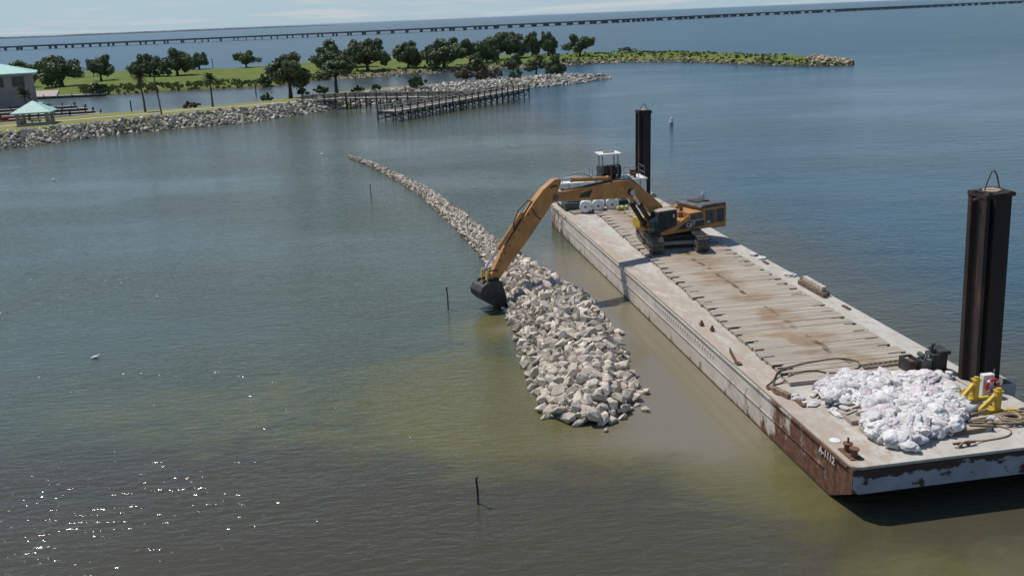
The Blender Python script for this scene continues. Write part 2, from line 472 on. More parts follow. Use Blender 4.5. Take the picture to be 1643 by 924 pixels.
def water_mat():
    mt, nt, b = new_mat('lake water')
    pos = node(nt, 'ShaderNodeNewGeometry').outputs['Position']
    a1 = node(nt, 'ShaderNodeAttribute', attribute_name='silt').outputs['Fac']
    a2 = node(nt, 'ShaderNodeAttribute', attribute_name='olive').outputs['Fac']
    a3 = node(nt, 'ShaderNodeAttribute', attribute_name='calm').outputs['Fac']
    wob = mth(nt, 'SUBTRACT', noi(nt, mapping(nt, pos, (0.8, 1.3, 0), (0, 0, R(-12))), 0.20, 7.0, 0.66, 1.2), 0.5)
    f1 = smooth(nt, mth(nt, 'MULTIPLY_ADD', wob, 0.7, a1), 0.15, 0.95)
    f2 = smooth(nt, mth(nt, 'MULTIPLY_ADD', wob, 1.3, a2), 0.10, 0.95)
    big = noi(nt, mapping(nt, pos, (1, 1, 0)), 0.018, 4.0, 0.6)
    a4 = node(nt, 'ShaderNodeAttribute', attribute_name='murk').outputs['Fac']
    c = mixc(nt, smooth(nt, big, 0.35, 0.65), (0.058, 0.052, 0.033), (0.070, 0.062, 0.039))
    a6 = node(nt, 'ShaderNodeAttribute', attribute_name='sky_blue').outputs['Fac']
    c = mixc(nt, smooth(nt, mth(nt, 'MULTIPLY_ADD', wob, 0.5, a6), 0.05, 0.95), c, (0.014, 0.050, 0.070))  # reflected sky blue put into the base colour, right and far water
    f4 = smooth(nt, mth(nt, 'MULTIPLY_ADD', wob, 0.6, a4), 0.1, 0.95)
    c = mixc(nt, f4, c, (0.070, 0.084, 0.055))
    c = mixc(nt, f2, c, (0.116, 0.108, 0.042))
    c = mixc(nt, f1, c, (0.185, 0.158, 0.108))
    nt.links.new(c, b.inputs['Base Color'])
    a5 = node(nt, 'ShaderNodeAttribute', attribute_name='ruffle').outputs['Fac']      # the open lake is wind-ruffled
    nt.links.new(mth(nt, 'MULTIPLY_ADD', a5, 0.18, 0.105), b.inputs['Roughness'])
    b.inputs['IOR'].default_value = 1.333
    rot = R(-14)
    p1 = mapping(nt, pos, (0.55, 1.5, 0), (0, 0, rot))
    p2 = mapping(nt, pos, (0.35, 0.9, 0), (0, 0, R(-22)))
    w1 = noi(nt, p1, 1.75, 3.0, 0.55, 0.4)
    w2 = noi(nt, p2, 0.55, 3.0, 0.5, 0.3)
    w3 = noi(nt, mapping(nt, pos, (0.7, 1.2, 0), (0, 0, R(-10))), 6.0, 2.0, 0.5)
    patch = smooth(nt, noi(nt, mapping(nt, pos, (0.5, 1, 0)), 0.035, 3.0), 0.32, 0.62, 0.35, 1.0)
    amp = mth(nt, 'MULTIPLY', patch, mth(nt, 'SUBTRACT', 1.0, mth(nt, 'MULTIPLY', a3, 0.85)))
    h = mth(nt, 'ADD', mth(nt, 'MULTIPLY', w1, 0.42), mth(nt, 'ADD', mth(nt, 'MULTIPLY', w2, 0.45), mth(nt, 'MULTIPLY', w3, 0.05)))
    bn = node(nt, 'ShaderNodeBump', {'Strength': 0.9, 'Distance': 0.34, 'Height': mth(nt, 'MULTIPLY', h, amp)})
    nt.links.new(bn.outputs[0], b.inputs['Normal'])
    return mt


MT['water'] = water_mat()


def mat_timber():
    """grey sun-bleached oak, grain across the barge, mud trodden in along the middle"""
    mt, nt, b = new_mat('bleached mat timber')
    pos = node(nt, 'ShaderNodeNewGeometry').outputs['Position']
    q = node(nt, 'ShaderNodeVectorMath', {0: pos, 1: (13.748, 34.71, 0.0)}, operation='SUBTRACT').outputs[0]
    q = mapping(nt, q, (1, 1, 1), (0, 0, -math.atan2(0.1592, 0.98725)))
    sp = node(nt, 'ShaderNodeSeparateXYZ', {0: q})
    rv = node(nt, 'ShaderNodeObjectInfo').outputs['Random']
    gr = noi(nt, mapping(nt, q, (0.5, 9.0, 1)), 1.0, 6.0, 0.65)
    c = mixc(nt, smooth(nt, gr, 0.32, 0.68), (0.45, 0.395, 0.325), (0.32, 0.27, 0.215))
    c = mixc(nt, smooth(nt, noi(nt, mapping(nt, q, (0.35, 2.2, 1), (0, 0, 0), (5, 5, 0)), 1.0, 6.0, 0.6), 0.55, 0.75), c, (0.31, 0.29, 0.27))
    d = mth(nt, 'ABSOLUTE', mth(nt, 'SUBTRACT', sp.outputs[0], mth(nt, 'MULTIPLY_ADD', noi(nt, q, 0.35, 4.0), 1.2, 4.9)))
    mud = mth(nt, 'ADD', noi(nt, mapping(nt, q, (0.6, 1.0, 1)), 0.55, 7.0, 0.65), smooth(nt, d, 0.0, 2.6, 0.14, -0.04))
    c = mixc(nt, smooth(nt, mud, 0.50, 0.74, 0.0, 0.85), c, (0.27, 0.185, 0.115))
    crack = mth(nt, 'MULTIPLY', smooth(nt, d, 0.05, 0.22, 1.0, 0.0), smooth(nt, noi(nt, q, 0.9, 4.0), 0.45, 0.6))
    c = mixc(nt, crack, c, (0.13, 0.085, 0.05))
    hs = node(nt, 'ShaderNodeHueSaturation', {'Color': c, 'Value': mth(nt, 'MULTIPLY_ADD', rv, 0.16, 0.92)})
    nt.links.new(hs.outputs[0], b.inputs['Base Color'])
    b.inputs['Roughness'].default_value = 0.9
    b.inputs['Specular IOR Level'].default_value = 0.12
    bn = node(nt, 'ShaderNodeBump', {'Strength': 0.8, 'Distance': 0.03, 'Height': mth(nt, 'ADD', gr, noi(nt, q, 2.5, 5.0))})
    nt.links.new(bn.outputs[0], b.inputs['Normal'])
    return mt


MT['mat_timber'] = mat_timber()

# ------------------------------------------------------------------ barge frame (x to starboard, y to the stern, z up; origin at the bow's port deck corner)
BX, BY = 13.748, 34.71
BA = math.atan2(0.1592, 0.98725)
ca, sa = math.cos(BA), math.sin(BA)
DK = 2.3                                  # deck height above the lake


def BL(t, s, z=DK):
    return (BX + t * ca - s * sa, BY + t * sa + s * ca, z)


def to_barge(x, y):
    dx, dy = x - BX, y - BY
    return dx * ca + dy * sa, -dx * sa + dy * ca


# ------------------------------------------------------------------ lake
LE = [(45.0, 3.2), (46, 1.6), (50, 1.0), (57, 0.4), (65, -0.4), (72, -1.3), (78, -2.1), (84, -3.1), (101, -7.4), (115, -11.3), (129, -16.4), (140, -20.7), (150.5, -25.7)]
RE = [(45.0, 4.6), (46, 5.8), (48, 6.7), (52, 6.9), (58.7, 6.7), (65.7, 6.0), (70, 4.3), (74, 2.7), (78, 1.3), (84, -0.2), (102.5, -5.4), (115, -9.3), (125, -13.4), (140, -20.0), (150.5, -25.2)]
HT = [(45, 0.5), (48, 1.2), (54, 1.6), (64, 1.75), (72, 1.5), (78, 1.0), (84, 0.75), (100, 0.72), (130, 0.6), (150.5, 0.4)]


def dike_u(x, y):
    a, b = interp(LE, y), interp(RE, y)
    return (x - (a + b) / 2) / max((b - a) / 2, 0.05)


def dike_h(x, y):
    u = dike_u(x, y)
    if abs(u) >= 1:
        return -0.15
    return interp(HT, y) * (1 - abs(u) ** 2.2) ** 0.9 - 0.10


def gauss(x, y, cx_, cy_, rx, ry, rot, amp):
    c_, s_ = math.cos(R(rot)), math.sin(R(rot))
    dx, dy = x - cx_, y - cy_
    u = (dx * c_ + dy * s_) / rx; v = (-dx * s_ + dy * c_) / ry
    return amp * math.exp(-(u * u + v * v))


SILT = [(8.6, 57, 3.6, 13, 6, 1.15), (9.6, 47, 3.8, 6.5, 8, 1.0), (6.0, 73, 3.5, 9, 16, 0.75), (3.2, 84, 4, 10, 20, 0.35), (4.5, 43.2, 4.5, 2.6, 0, 0.55), (-1.0, 61.0, 1.3, 1.5, 0, 0.75)]
OLIVE = [(11.0, 38.5, 3.6, 5.0, 10, 0.75), (17.0, 30.2, 5.5, 2.2, 12, 0.80), (25, 28.8, 6, 2.4, 5, 0.6), (-1.5, 50, 5.5, 8, 10, 0.85), (0.5, 45, 5.5, 3.5, 0, 0.9), (7.5, 41, 5, 3.2, -15, 0.6), (-1.6, 61.8, 2.2, 2.6, 20, 1.2), (-13, 49, 17, 7, -4, 0.52), (13.0, 34, 2.4, 3, 0, 0.35)]
CALM = [(8.5, 58, 4.2, 20, 7, 1.0), (8.6, 46, 4.5, 8, 8, 0.9), (24, 31, 9, 3.5, 5, 0.6), (18, 30, 6, 2.5, 10, 0.4)]


def axis(lo, hi, a, b, step, grow):
    out = []
    x = a
    while x <= b:
        out.append(x); x += step
    s_ = step
    while out[-1] < hi:
        s_ *= grow; out.append(out[-1] + s_)
    s_ = step; pre = []
    x = a
    while x > lo:
        s_ *= grow; x -= s_; pre.append(x)
    return pre[::-1] + out


gx = axis(-45000, 45000, -32, 42, 1.0, 1.22)
gy = axis(-900, 60000, 20, 100, 1.0, 1.22)
wv = [(x, y, 0.0) for y in gy for x in gx]
nx = len(gx)
wf = [(j * nx + i, j * nx + i + 1, (j + 1) * nx + i + 1, (j + 1) * nx + i) for j in range(len(gy) - 1) for i in range(nx - 1)]
wme = bpy.data.meshes.new('lake_water')
wme.from_pydata(wv, [], wf)


def sstep(v, lo, hi):
    t = min(max((v - lo) / (hi - lo), 0.0), 1.0)
    return t * t * (3 - 2 * t)


for nm, tab in (('silt', SILT), ('olive', OLIVE), ('calm', CALM), ('murk', None), ('ruffle', None), ('sky_blue', None)):
    at = wme.attributes.new(nm, 'FLOAT', 'POINT')
    vals = []
    for x, y, _ in wv:
        v = 0.0
        if tab is None:
            t_, s_ = to_barge(x, y)
            if nm == 'ruffle':
                vals.append(sstep(math.hypot(x, y), 90, 480))
                continue
            if nm == 'sky_blue':
                vals.append(max(sstep(t_, 8, 34) * sstep(y, 30, 60), 0.85 * sstep(y, 150, 500)))
                continue
            v = sstep(y, 38, 52) * (1 - sstep(t_, 3, 24)) * (1 - 0.8 * sstep(y, 120, 420))
        elif -60 < x < 70 and 5 < y < 130:
            v = min(sum(gauss(x, y, *g) for g in tab), 1.3)
            if nm == 'silt' and 44 < y < 110:
                u = abs(dike_u(x, y))
                hw = (interp(RE, y) - interp(LE, y)) / 2
                v = max(v, 0.6 * math.exp(-max(0, (u - 1) * hw) / 0.7) * (1 if y < 70 else 0.7))
        vals.append(v)
    at.data.foreach_set('value', vals)
wme.materials.append(MT['water'])
tag(link('lake_water', wme), kind='structure')


# ------------------------------------------------------------------ rocks
def hull_variant(seed, npts, flat=0.75):
    rg = random.Random(seed)
    bm = bmesh.new()
    for _ in range(npts):
        v = Vector((rg.gauss(0, 1), rg.gauss(0, 1), rg.gauss(0, 1))).normalized() * rg.uniform(0.82, 1.08)
        bm.verts.new((v.x * 1.15, v.y * 0.92, v.z * flat))
    res = bmesh.ops.convex_hull(bm, input=bm.verts)
    bmesh.ops.delete(bm, geom=[g for g in res['geom_interior'] if isinstance(g, bmesh.types.BMVert)], context='VERTS')
    bmesh.ops.recalc_face_normals(bm, faces=bm.faces)
    bm.verts.ensure_lookup_table(); bm.verts.index_update()
    out = ([tuple(v.co) for v in bm.verts], [tuple(v.index for v in f.verts) for f in bm.faces])
    bm.free()
    return out


ROCK_HI = [hull_variant(100 + i, 20, rnd.uniform(0.6, 0.85)) for i in range(16)]
ROCK_LO = [hull_variant(300 + i, 11, rnd.uniform(0.6, 0.9)) for i in range(12)]


def scatter(cands, cell=1.0, k=0.78):
    """cands: (x, y, r) biggest first; keeps those that do not crowd each other"""
    grid = {}; keep = []
    for x, y, r in cands:
        gx_, gy_ = int(x // cell), int(y // cell)
        ok = True
        for i in range(gx_ - 1, gx_ + 2):
            for j in range(gy_ - 1, gy_ + 2):
                for (a, b, q) in grid.get((i, j), ()):
                    if (a - x) ** 2 + (b - y) ** 2 < ((q + r) * k) ** 2:
                        ok = False; break
                if not ok:
                    break
            if not ok:
                break
        if ok:
            grid.setdefault((gx_, gy_), []).append((x, y, r)); keep.append((x, y, r))
    return keep


def rock_matrix(x, y, z, r, rg, tilt=0.5):
    from mathutils import Euler
    s = Vector((r * rg.uniform(0.85, 1.2), r * rg.uniform(0.8, 1.1), r * rg.uniform(0.8, 1.15)))
    e = Euler((rg.uniform(-tilt, tilt), rg.uniform(-tilt, tilt), rg.uniform(0, 6.28)))
    return Matrix.LocRotScale(Vector((x, y, z)), e, s)


def place_rocks(root, rocks, hfun, material, nparts, part_name, rest_name, rg, sink=0.15, hi=True, key=None):
    """the rocks that show largest become parts of their own, the rest one joined part"""
    rocks = sorted(rocks, key=key or (lambda q: q[1]))
    meshes = []
    for v, f in (ROCK_HI if hi else ROCK_LO):
        me = MB().add(v, f).mesh(part_name, material); meshes.append(me)
    rest = MB()
    for i, (x, y, r) in enumerate(rocks):
        M4 = rock_matrix(x, y, hfun(x, y) + r * sink + rg.uniform(-0.30, 0.38) * r, r, rg, 0.95)
        if i < nparts:
            o = link(part_name, rg.choice(meshes), root)
            o.matrix_local = Matrix.Translation(-Vector(root.location)) @ M4
        else:
            v, f = rg.choice(ROCK_LO)
            rest.add(v, f, Matrix.Translation(-Vector(root.location)) @ M4)
    if rest.v:
        o = rest.build(rest_name, material, root, fix=False)
        o['kind'] = 'stuff'


rg = random.Random(21)
dike = thing('rock_breakwater', 'curving breakwater of pale broken limestone rising from the lake beside the barge', 'breakwater', (3.5, 55, 0))
core = MB()
ys = [45 + i * 1.0 for i in range(106)]
rows = []
for y in ys:
    a, b = interp(LE, y), interp(RE, y)
    rows.append([(a + (b - a) * (0.04 + 0.92 * k / 8) - 3.5, y - 55, dike_h(a + (b - a) * (0.04 + 0.92 * k / 8), y) - 0.16) for k in range(9)])
core.add([p for r_ in rows for p in r_], [(i * 9 + k, i * 9 + k + 1, (i + 1) * 9 + k + 1, (i + 1) * 9 + k) for i in range(len(ys) - 1) for k in range(8)])
core.build('rubble_core', MT['core'], dike, fix=False)
cands = []
for _ in range(90000):
    y = rg.uniform(44.9, 80)
    a, b = interp(LE, y), interp(RE, y)
    if rg.random() > (b - a) / 6.2:
        continue
    u = rg.uniform(-1.04, 1.04)
    x = (a + b) / 2 + u * (b - a) / 2
    base = 0.205 if y < 49 else 0.175 if y < 60 else 0.165
    r = base * math.exp(rg.gauss(0, 0.42))
    if y < 47.5 and rg.random() < 0.10:
        r *= 1.5
    cands.append((x, y, min(max(r, 0.085), 0.46)))
cands.sort(key=lambda q: -q[2])
near = scatter(cands, 1.4, 0.60)
tail = []
for _ in range(52000):
    y = rg.uniform(79, 150.3)
    a, b = interp(LE, y), interp(RE, y)
    x = a + (b - a) * rg.uniform(-0.03, 1.03)
    tail.append((x, y, 0.115 * math.exp(rg.gauss(0, 0.32))))
tail.sort(key=lambda q: -q[2])
tail = scatter(tail, 0.8, 0.60)
place_rocks(dike, near + tail, dike_h, MT['rock'], 300, 'rock', 'smaller_rocks', rg)
for (x, y, r, lab) in ((7.3, 48.9, 0.30, 'single pale rock lying off the breakwater edge towards the barge'),
                       (4.55, 44.15, 0.16, 'small lone rock awash just off the near breakwater tip'),
                       (6.9, 46.5, 0.28, 'pale rock just off the right corner of the breakwater tip'),
                       (7.0, 59.2, 0.42, 'large rock standing off the breakwater middle towards the barge')):
    v, f = ROCK_HI[int(x * 3) % 16]
    o = MB().add(v, f).build('loose_rock', MT['rock'], None, fix=False)
    o.matrix_world = rock_matrix(x, y, r * 0.25, r, rg)
    tag(o, lab, 'rock')


# ------------------------------------------------------------------ land
def resample(line, n):
    P = [Vector(p) for p in line]
    L = [0.0]
    for a, b in zip(P, P[1:]):
        L.append(L[-1] + (b - a).length)
    return L


def loft(rows_, per=8, across=4, wob=0.15):
    """rows_: list of polylines (same point count) of 3-D points -> grid of vertices"""
    nrow = len(rows_); n = len(rows_[0])
    grid = []
    for ri in range(nrow - 1):
        for a in range(across if ri < nrow - 2 else across + 1):
            fa = a / across
            line = []
            for i in range(n - 1):
                for k in range(per):
                    fk = k / per
                    p = (Vector(rows_[ri][i]).lerp(Vector(rows_[ri][i + 1]), fk)).lerp(Vector(rows_[ri + 1][i]).lerp(Vector(rows_[ri + 1][i + 1]), fk), fa)
                    line.append(p)
            line.append(Vector(rows_[ri][n - 1]).lerp(Vector(rows_[ri + 1][n - 1]), fa))
            grid.append(line)
    nn = len(grid[0]); v = []; f = []
    for line in grid:
        for p in line:
            d = noise.noise(Vector((p.x * 0.09, p.y * 0.09, 1.7))) * wob * min(1, max(0, p.z))
            v.append((p.x, p.y, p.z + d))
    for j in range(len(grid) - 1):
        for i in range(nn - 1):
            f.append((j * nn + i, j * nn + i + 1, (j + 1) * nn + i + 1, (j + 1) * nn + i))
    return v, f


J_OUT = [(-106, 165), (-97.1, 180.8), (-88.9, 189.3), (-80.5, 199.9), (-69.4, 206.3), (-57.5, 213.0), (-50.3, 225.2), (-44.4, 233.3), (-36.6, 243.1), (-28.1, 253.7), (-15.3, 263.5), (7.7, 281.0), (23.3, 293.0), (34.8, 309.6)]
J_EDGE = [(-110, 170), (-100.2, 186.6), (-91.4, 194.6), (-82.4, 203.8), (-71.2, 211.4), (-59.4, 219.6), (-51.6, 231), (-45.5, 239.5), (-38.5, 250.5), (-30.5, 262), (-17.5, 274), (6.0, 291), (21.5, 301), (33.4, 310.6)]
J_IN = [(-140, 234), (-128.1, 241.1), (-116.4, 250.2), (-106.2, 257.6), (-87.3, 262.0), (-76.6, 266.5), (-66.6, 275.9), (-59.4, 288.9), (-50.3, 300.5), (-36.0, 312.4), (-21.3, 318.6), (1.9, 324.0), (18, 319.5), (32.2, 316.2)]
JT = [2.4] * 8 + [2.3, 2.1, 1.9, 1.8, 1.6, 0.9]
rows_ = [[(x, y, -0.4) for x, y in J_OUT],
         [(x, y, JT[i]) for i, (x, y) in enumerate(J_EDGE)],
         [(x * 0.62 + a * 0.38, y * 0.62 + b * 0.38, JT[i] * 0.88) for i, ((x, y), (a, b)) in enumerate(zip(J_EDGE, J_IN))],
         [(x * 0.12 + a * 0.88, y * 0.25 + b * 0.75, JT[i] * 0.36) for i, ((x, y), (a, b)) in enumerate(zip(J_EDGE, J_IN))],
         [(x, y, -0.4) for x, y in J_IN]]
v, f = loft(rows_)
tag(MB().add(v, f).build('jetty_ground', MT['lawn'], smooth=True), kind='structure')


def ground_z(o_name):
    ob = bpy.data.objects[o_name]
    from mathutils.bvhtree import BVHTree
    return BVHTree.FromPolygons([tuple(q.co) for q in ob.data.vertices], [tuple(p.vertices) for p in ob.data.polygons])


JB = ground_z('jetty_ground'); PB = None


def gz(x, y, bvh=None):
    for t in ([bvh] if bvh else [q for q in (JB, PB) if q]):
        hit = t.ray_cast(Vector((x, y, 50)), Vector((0, 0, -1)))
        if hit[0]:
            return hit[0].z
    return 0.0


def bank_rocks(name, label, OUT, EDGE, top, i0, i1, n, rmean, hi_parts, rg, over=0.25, material=None, kk=0.62):
    root = thing(name, label, 'rock bank', (OUT[i0][0], OUT[i0][1], 0))
    c_ = []
    hs = {}
    segs = []
    for i in range(i0, i1):
        segs.append((Vector(OUT[i + 1]) - Vector(OUT[i])).length)
    tot = sum(segs)
    for _ in range(n):
        q = rg.uniform(0, tot); i = 0
        while q > segs[i] and i < len(segs) - 1:
            q -= segs[i]; i += 1
        f_ = q / segs[i]; i += i0
        a = Vector(OUT[i]).lerp(Vector(OUT[i + 1]), f_); b = Vector(EDGE[i]).lerp(Vector(EDGE[i + 1]), f_)
        t = rg.uniform(-0.02, 1.0 + over)
        p = a.lerp(b, t)
        tp = top[i] + (top[i + 1] - top[i]) * f_
        z = max(gz(p.x, p.y), -0.35)
        r = min(rmean * math.exp(rg.gauss(0, 0.33)), rmean * 2)
        c_.append((p.x, p.y, r)); hs[(p.x, p.y)] = z
    c_.sort(key=lambda q: -q[2])
    keep = scatter(c_, rmean * 3.2, kk)
    place_rocks(root, keep, lambda x, y: hs[(x, y)], material or MT['riprap'], hi_parts, 'boulder', 'smaller_boulders', rg, hi=False)
    return root


rg = random.Random(5)
bank_rocks('riprap_bank', 'grey boulder bank along the grassy shore below the gazebo and footpath', J_OUT, J_EDGE, JT, 0, 7, 16000, 0.33, 300, rg, 0.12)
J_EDGE2 = [tuple(Vector(a).lerp(Vector(b), 0.35)) for a, b in zip(J_EDGE, J_IN)]
JT2 = [t + 0.05 for t in JT]
bank_rocks('riprap_point', 'pale boulder mound forming the point behind the wooden pier', J_OUT, [tuple(Vector(a).lerp(Vector(b), (0, 0, 0, 0, 0, 0, 0, 0.05, 0.08, 0.10, 0.22, 0.55, 0.75, 0.75)[i])) for i, (a, b) in enumerate(zip(J_EDGE, J_IN))], JT, 7, 13, 18000, 0.42, 220, rg, 0.0)

P_NEAR = [(-190, 290), (-165.5, 313.7), (-157.0, 321.6), (-143.8, 325.2), (-134.5, 323.1), (-119.6, 328.6), (-103.1, 331.0), (-81.5, 332.6), (-67.6, 361.0), (-59.0, 366.5), (-40.7, 373.6), (-26.5, 380.3), (-6.9, 390.6), (16.1, 396.0), (32.1, 401.4), (51.4, 403.5), (73.8, 387.1), (90.3, 355.1), (103.6, 331.2), (119.1, 325.3)]
P_FAR = [(-340, 560), (-281.7, 540.1), (-258.6, 535.5), (-223.0, 509.4), (-207.6, 503.9), (-174.9, 485.3), (-146.7, 475.3), (-117.5, 484.0), (-97.5, 522.6), (-84.4, 526.9), (-55.7, 518.1), (-35.3, 513.9), (-8.5, 502.8), (20.2, 488.9), (40.3, 477.4), (61.1, 470.8), (85.8, 435.6), (102.9, 385.1), (116.0, 356.0), (121.8, 331.6)]


def lp(a, b, f_, z):
    return [(p[0] + (q[0] - p[0]) * f_, p[1] + (q[1] - p[1]) * f_, z if not isinstance(z, list) else z[i]) for i, (p, q) in enumerate(zip(a, b))]


PZ = [1.7] * 12 + [1.8, 1.9, 1.9, 2.0, 2.1, 2.2, 2.0, 1.1]
rows_ = [lp(P_NEAR, P_FAR, 0, -0.4), lp(P_NEAR, P_FAR, 0.045, [z * 0.55 for z in PZ]), lp(P_NEAR, P_FAR, 0.16, PZ), lp(P_NEAR, P_FAR, 0.5, [z + 0.3 for z in PZ]), lp(P_NEAR, P_FAR, 0.95, PZ), lp(P_NEAR, P_FAR, 1.0, -0.4)]
v, f = loft(rows_, 8, 4, 0.5)
tag(MB().add(v, f).build('peninsula_ground', MT['meadow'], smooth=True), kind='structure')
PB = ground_z('peninsula_ground')
rg = random.Random(8)
PEDGE = [(a[0], a[1]) for a in lp(P_NEAR, P_FAR, 0.055, 0)]
bank_rocks('rock_edging', 'low edging of pale stones where the green peninsula meets the water', P_NEAR, PEDGE, [z * 0.55 for z in PZ], 8, 18, 5200, 0.42, 0, rg, 0.0, MT['tan_rock'], kk=0.7)
PE2 = [(a[0], a[1]) for a in lp(P_NEAR, P_FAR, 0.9, 0)]
PE2[-1] = (120.5, 329)
bank_rocks('rock_tip', 'tan heap of stones at the far tip of the green peninsula', P_NEAR, PE2, [z + 0.35 for z in PZ], 18, 19, 2600, 0.42, 60, rg, 0.1, MT['tan_rock'])

# footpath
PATH = [(-124, 188), (-112.0, 200.5), (-108.5, 203.9), (-102.6, 208.1), (-93.1, 214.9), (-83.2, 221.9), (-74.9, 226.8), (-62.0, 232.9), (-51.5, 236.4)]


pm = MB()
pts = []
for i in range(len(PATH) - 1):
    for k in range(8):
        pts.append(Vector(PATH[i]).lerp(Vector(PATH[i + 1]), k / 8))
pts.append(Vector(PATH[-1]))
for i, p in enumerate(pts):
    d = (pts[min(i + 1, len(pts) - 1)] - pts[max(i - 1, 0)]).normalized()
    nrm = Vector((-d.y, d.x))
    for s_ in (-0.95, 0, 0.95):
        q = p + nrm * s_
        pm.v.append((q.x, q.y, gz(q.x, q.y, JB) + 0.05))
for i in range(len(pts) - 1):
    for k in range(2):
        pm.f.append((i * 3 + k, i * 3 + k + 1, i * 3 + k + 4, i * 3 + k + 3))
tag(pm.build('footpath', MT['concrete']), kind='structure')

# weeds along the lagoon bank of the peninsula (nobody could count them)
rg = random.Random(12)
wd = MB()


def tuft(mb, x, y, z, hgt, n, rg, w=0.12):
    for _ in range(n):
        a = rg.uniform(0, 6.28); lean = rg.uniform(0.1, 0.6) * hgt
        bx, by = x + rg.gauss(0, 0.35) * hgt, y + rg.gauss(0, 0.35) * hgt
        c_, s_ = math.cos(a), math.sin(a)
        h_ = hgt * rg.uniform(0.6, 1.2)
        mb.add([(bx - s_ * w, by + c_ * w, z - 0.1), (bx + s_ * w, by - c_ * w, z - 0.1), (bx + c_ * lean + s_ * w * 0.6, by + s_ * lean - c_ * w * 0.6, z + h_), (bx + c_ * lean - s_ * w * 0.6, by + s_ * lean + c_ * w * 0.6, z + h_)], [(0, 1, 2, 3)])


for i in range(3, 19):
    for _ in range(95 if i < 9 else 24):
        f_ = rg.random(); t = rg.uniform(0.02, 0.16)
        a = Vector(P_NEAR[i]).lerp(Vector(P_NEAR[i + 1]), f_); b = Vector(P_FAR[i]).lerp(Vector(P_FAR[i + 1]), f_)
        p = a.lerp(b, t)
        if i >= 18 and f_ > 0.1:
            continue
        tuft(wd, p.x, p.y, gz(p.x, p.y, PB), rg.uniform(0.5, 1.1), 9, rg, 0.2)
for _ in range(330):       # taller growth on the narrow part
    i = rg.choice([13, 14, 14, 15, 15, 15, 16, 16, 17]); f_ = rg.random(); t = rg.uniform(0.2, 0.9)
    p = Vector(P_NEAR[i]).lerp(Vector(P_NEAR[i + 1]), f_).lerp(Vector(P_FAR[i]).lerp(Vector(P_FAR[i + 1]), f_), t)
    if i == 17 and f_ > 0.6:
        continue
    tuft(wd, p.x, p.y, gz(p.x, p.y, PB), rg.uniform(0.3, 0.7), 9, rg, 0.2)
tag(wd.build('bank_weeds', MT['weeds'], fix=False), 'rank green weeds fringing the peninsula bank', 'weeds', kind='stuff')

# far shore on the horizon
fs = MB()
rg = random.Random(3)
prof = []
for i in range(241):
    x = -6200 + i * 20
    hgt = 13 + 7 * noise.noise(Vector((x * 0.004, 0.3, 0))) + 5 * noise.noise(Vector((x * 0.02, 4, 0)))
    hgt *= min(1, max(0.0, (-1500 - x) / 900)) ** 0.6
    prof.append((x, max(hgt, 0.5)))
for j, yy in enumerate((8700, 9000, 9300)):
    for x, hgt in prof:
        fs.v.append((x, yy - 0.25 * abs(x + 6200) * 0.0, -0.5 if j != 1 else hgt))
n_ = len(prof)
for j in range(2):
    for i in range(n_ - 1):
        fs.f.append((j * n_ + i, j * n_ + i + 1, (j + 1) * n_ + i + 1, (j + 1) * n_ + i))
tag(fs.build('far_shore', MT['far']), kind='structure')

# ------------------------------------------------------------------ twin highway bridges
BR = [(-1300, 1445), (-900, 1470), (-769, 1491), (-391, 1565), (-31, 1716), (396, 1980), (590, 2110), (1220, 2430), (1800, 2720), (2600, 3120)]


def bridge(off, label, span):
    pts = []
    P = [Vector((x, y)) for x, y in BR]
    # smooth by Catmull-Rom then walk in 20 m spans
    fine = []
    for i in range(1, len(P) - 2):
        for k in range(60):
            t = k / 60
            p0, p1, p2, p3 = P[i - 1], P[i], P[i + 1], P[i + 2]
            fine.append(0.5 * ((2 * p1) + (p2 - p0) * t + (2 * p0 - 5 * p1 + 4 * p2 - p3) * t * t + (3 * p1 - p0 - 3 * p2 + p3) * t ** 3))
    walk = [fine[0]]; acc = 0.0
    for a, b in zip(fine, fine[1:]):
        acc += (b - a).length
        if acc >= span:
            walk.append(b); acc = 0.0
    line = []
    for i, p in enumerate(walk):
        d = (walk[min(i + 1, len(walk) - 1)] - walk[max(i - 1, 0)]).normalized()
        line.append((p + Vector((-d.y, d.x)) * off, math.atan2(d.y, d.x)))
    root = thing('highway_bridge', label, 'bridge', (line[0][0].x, line[0][0].y, 0), group='twin highway bridges across the lake')
    o0 = Vector((line[0][0].x, line[0][0].y, 0))
    for nm, yo, w, z0, z1 in (('deck_slab', 0, 5.0, 3.9, 5.2), ('parapet', -4.9, 0.2, 5.21, 6.1), ('parapet', 4.9, 0.2, 5.21, 6.1)):
        mb = MB(); k = 0
        for p, a in line:
            nx_, ny_ = -math.sin(a), math.cos(a)
            for (q, z) in ((yo - w, z0), (yo + w, z0), (yo + w, z1), (yo - w, z1)):
                mb.v.append((p.x + nx_ * q - o0.x, p.y + ny_ * q - o0.y, z))
        for i in range(len(line) - 1):
            for k in range(4):
                mb.f.append((i * 4 + k, i * 4 + (k + 1) % 4, i * 4 + 4 + (k + 1) % 4, i * 4 + 4 + k))
        mb.build(nm, MT['bridge'], root)
    bm_ = MB().box((-0.9, -5.2, 3.0), (0.9, 5.2, 3.89))
    for yy in (-4.2, -1.4, 1.4, 4.2):
        bm_.box((-0.7, yy - 0.7, -1), (0.7, yy + 0.7, 3.0))
    me = bm_.mesh('bent', MT['bridge'])
    for p, a in line:
        o = link('bent', me, root)
        o.location = (p.x - o0.x, p.y - o0.y, 0); o.rotation_euler = (0, 0, a)
    return root


bridge(0, 'long low concrete highway bridge crossing the lake, the nearer of the pair', 24.0)
bridge(34, 'long low concrete highway bridge crossing the lake, the farther of the pair', 20.0)


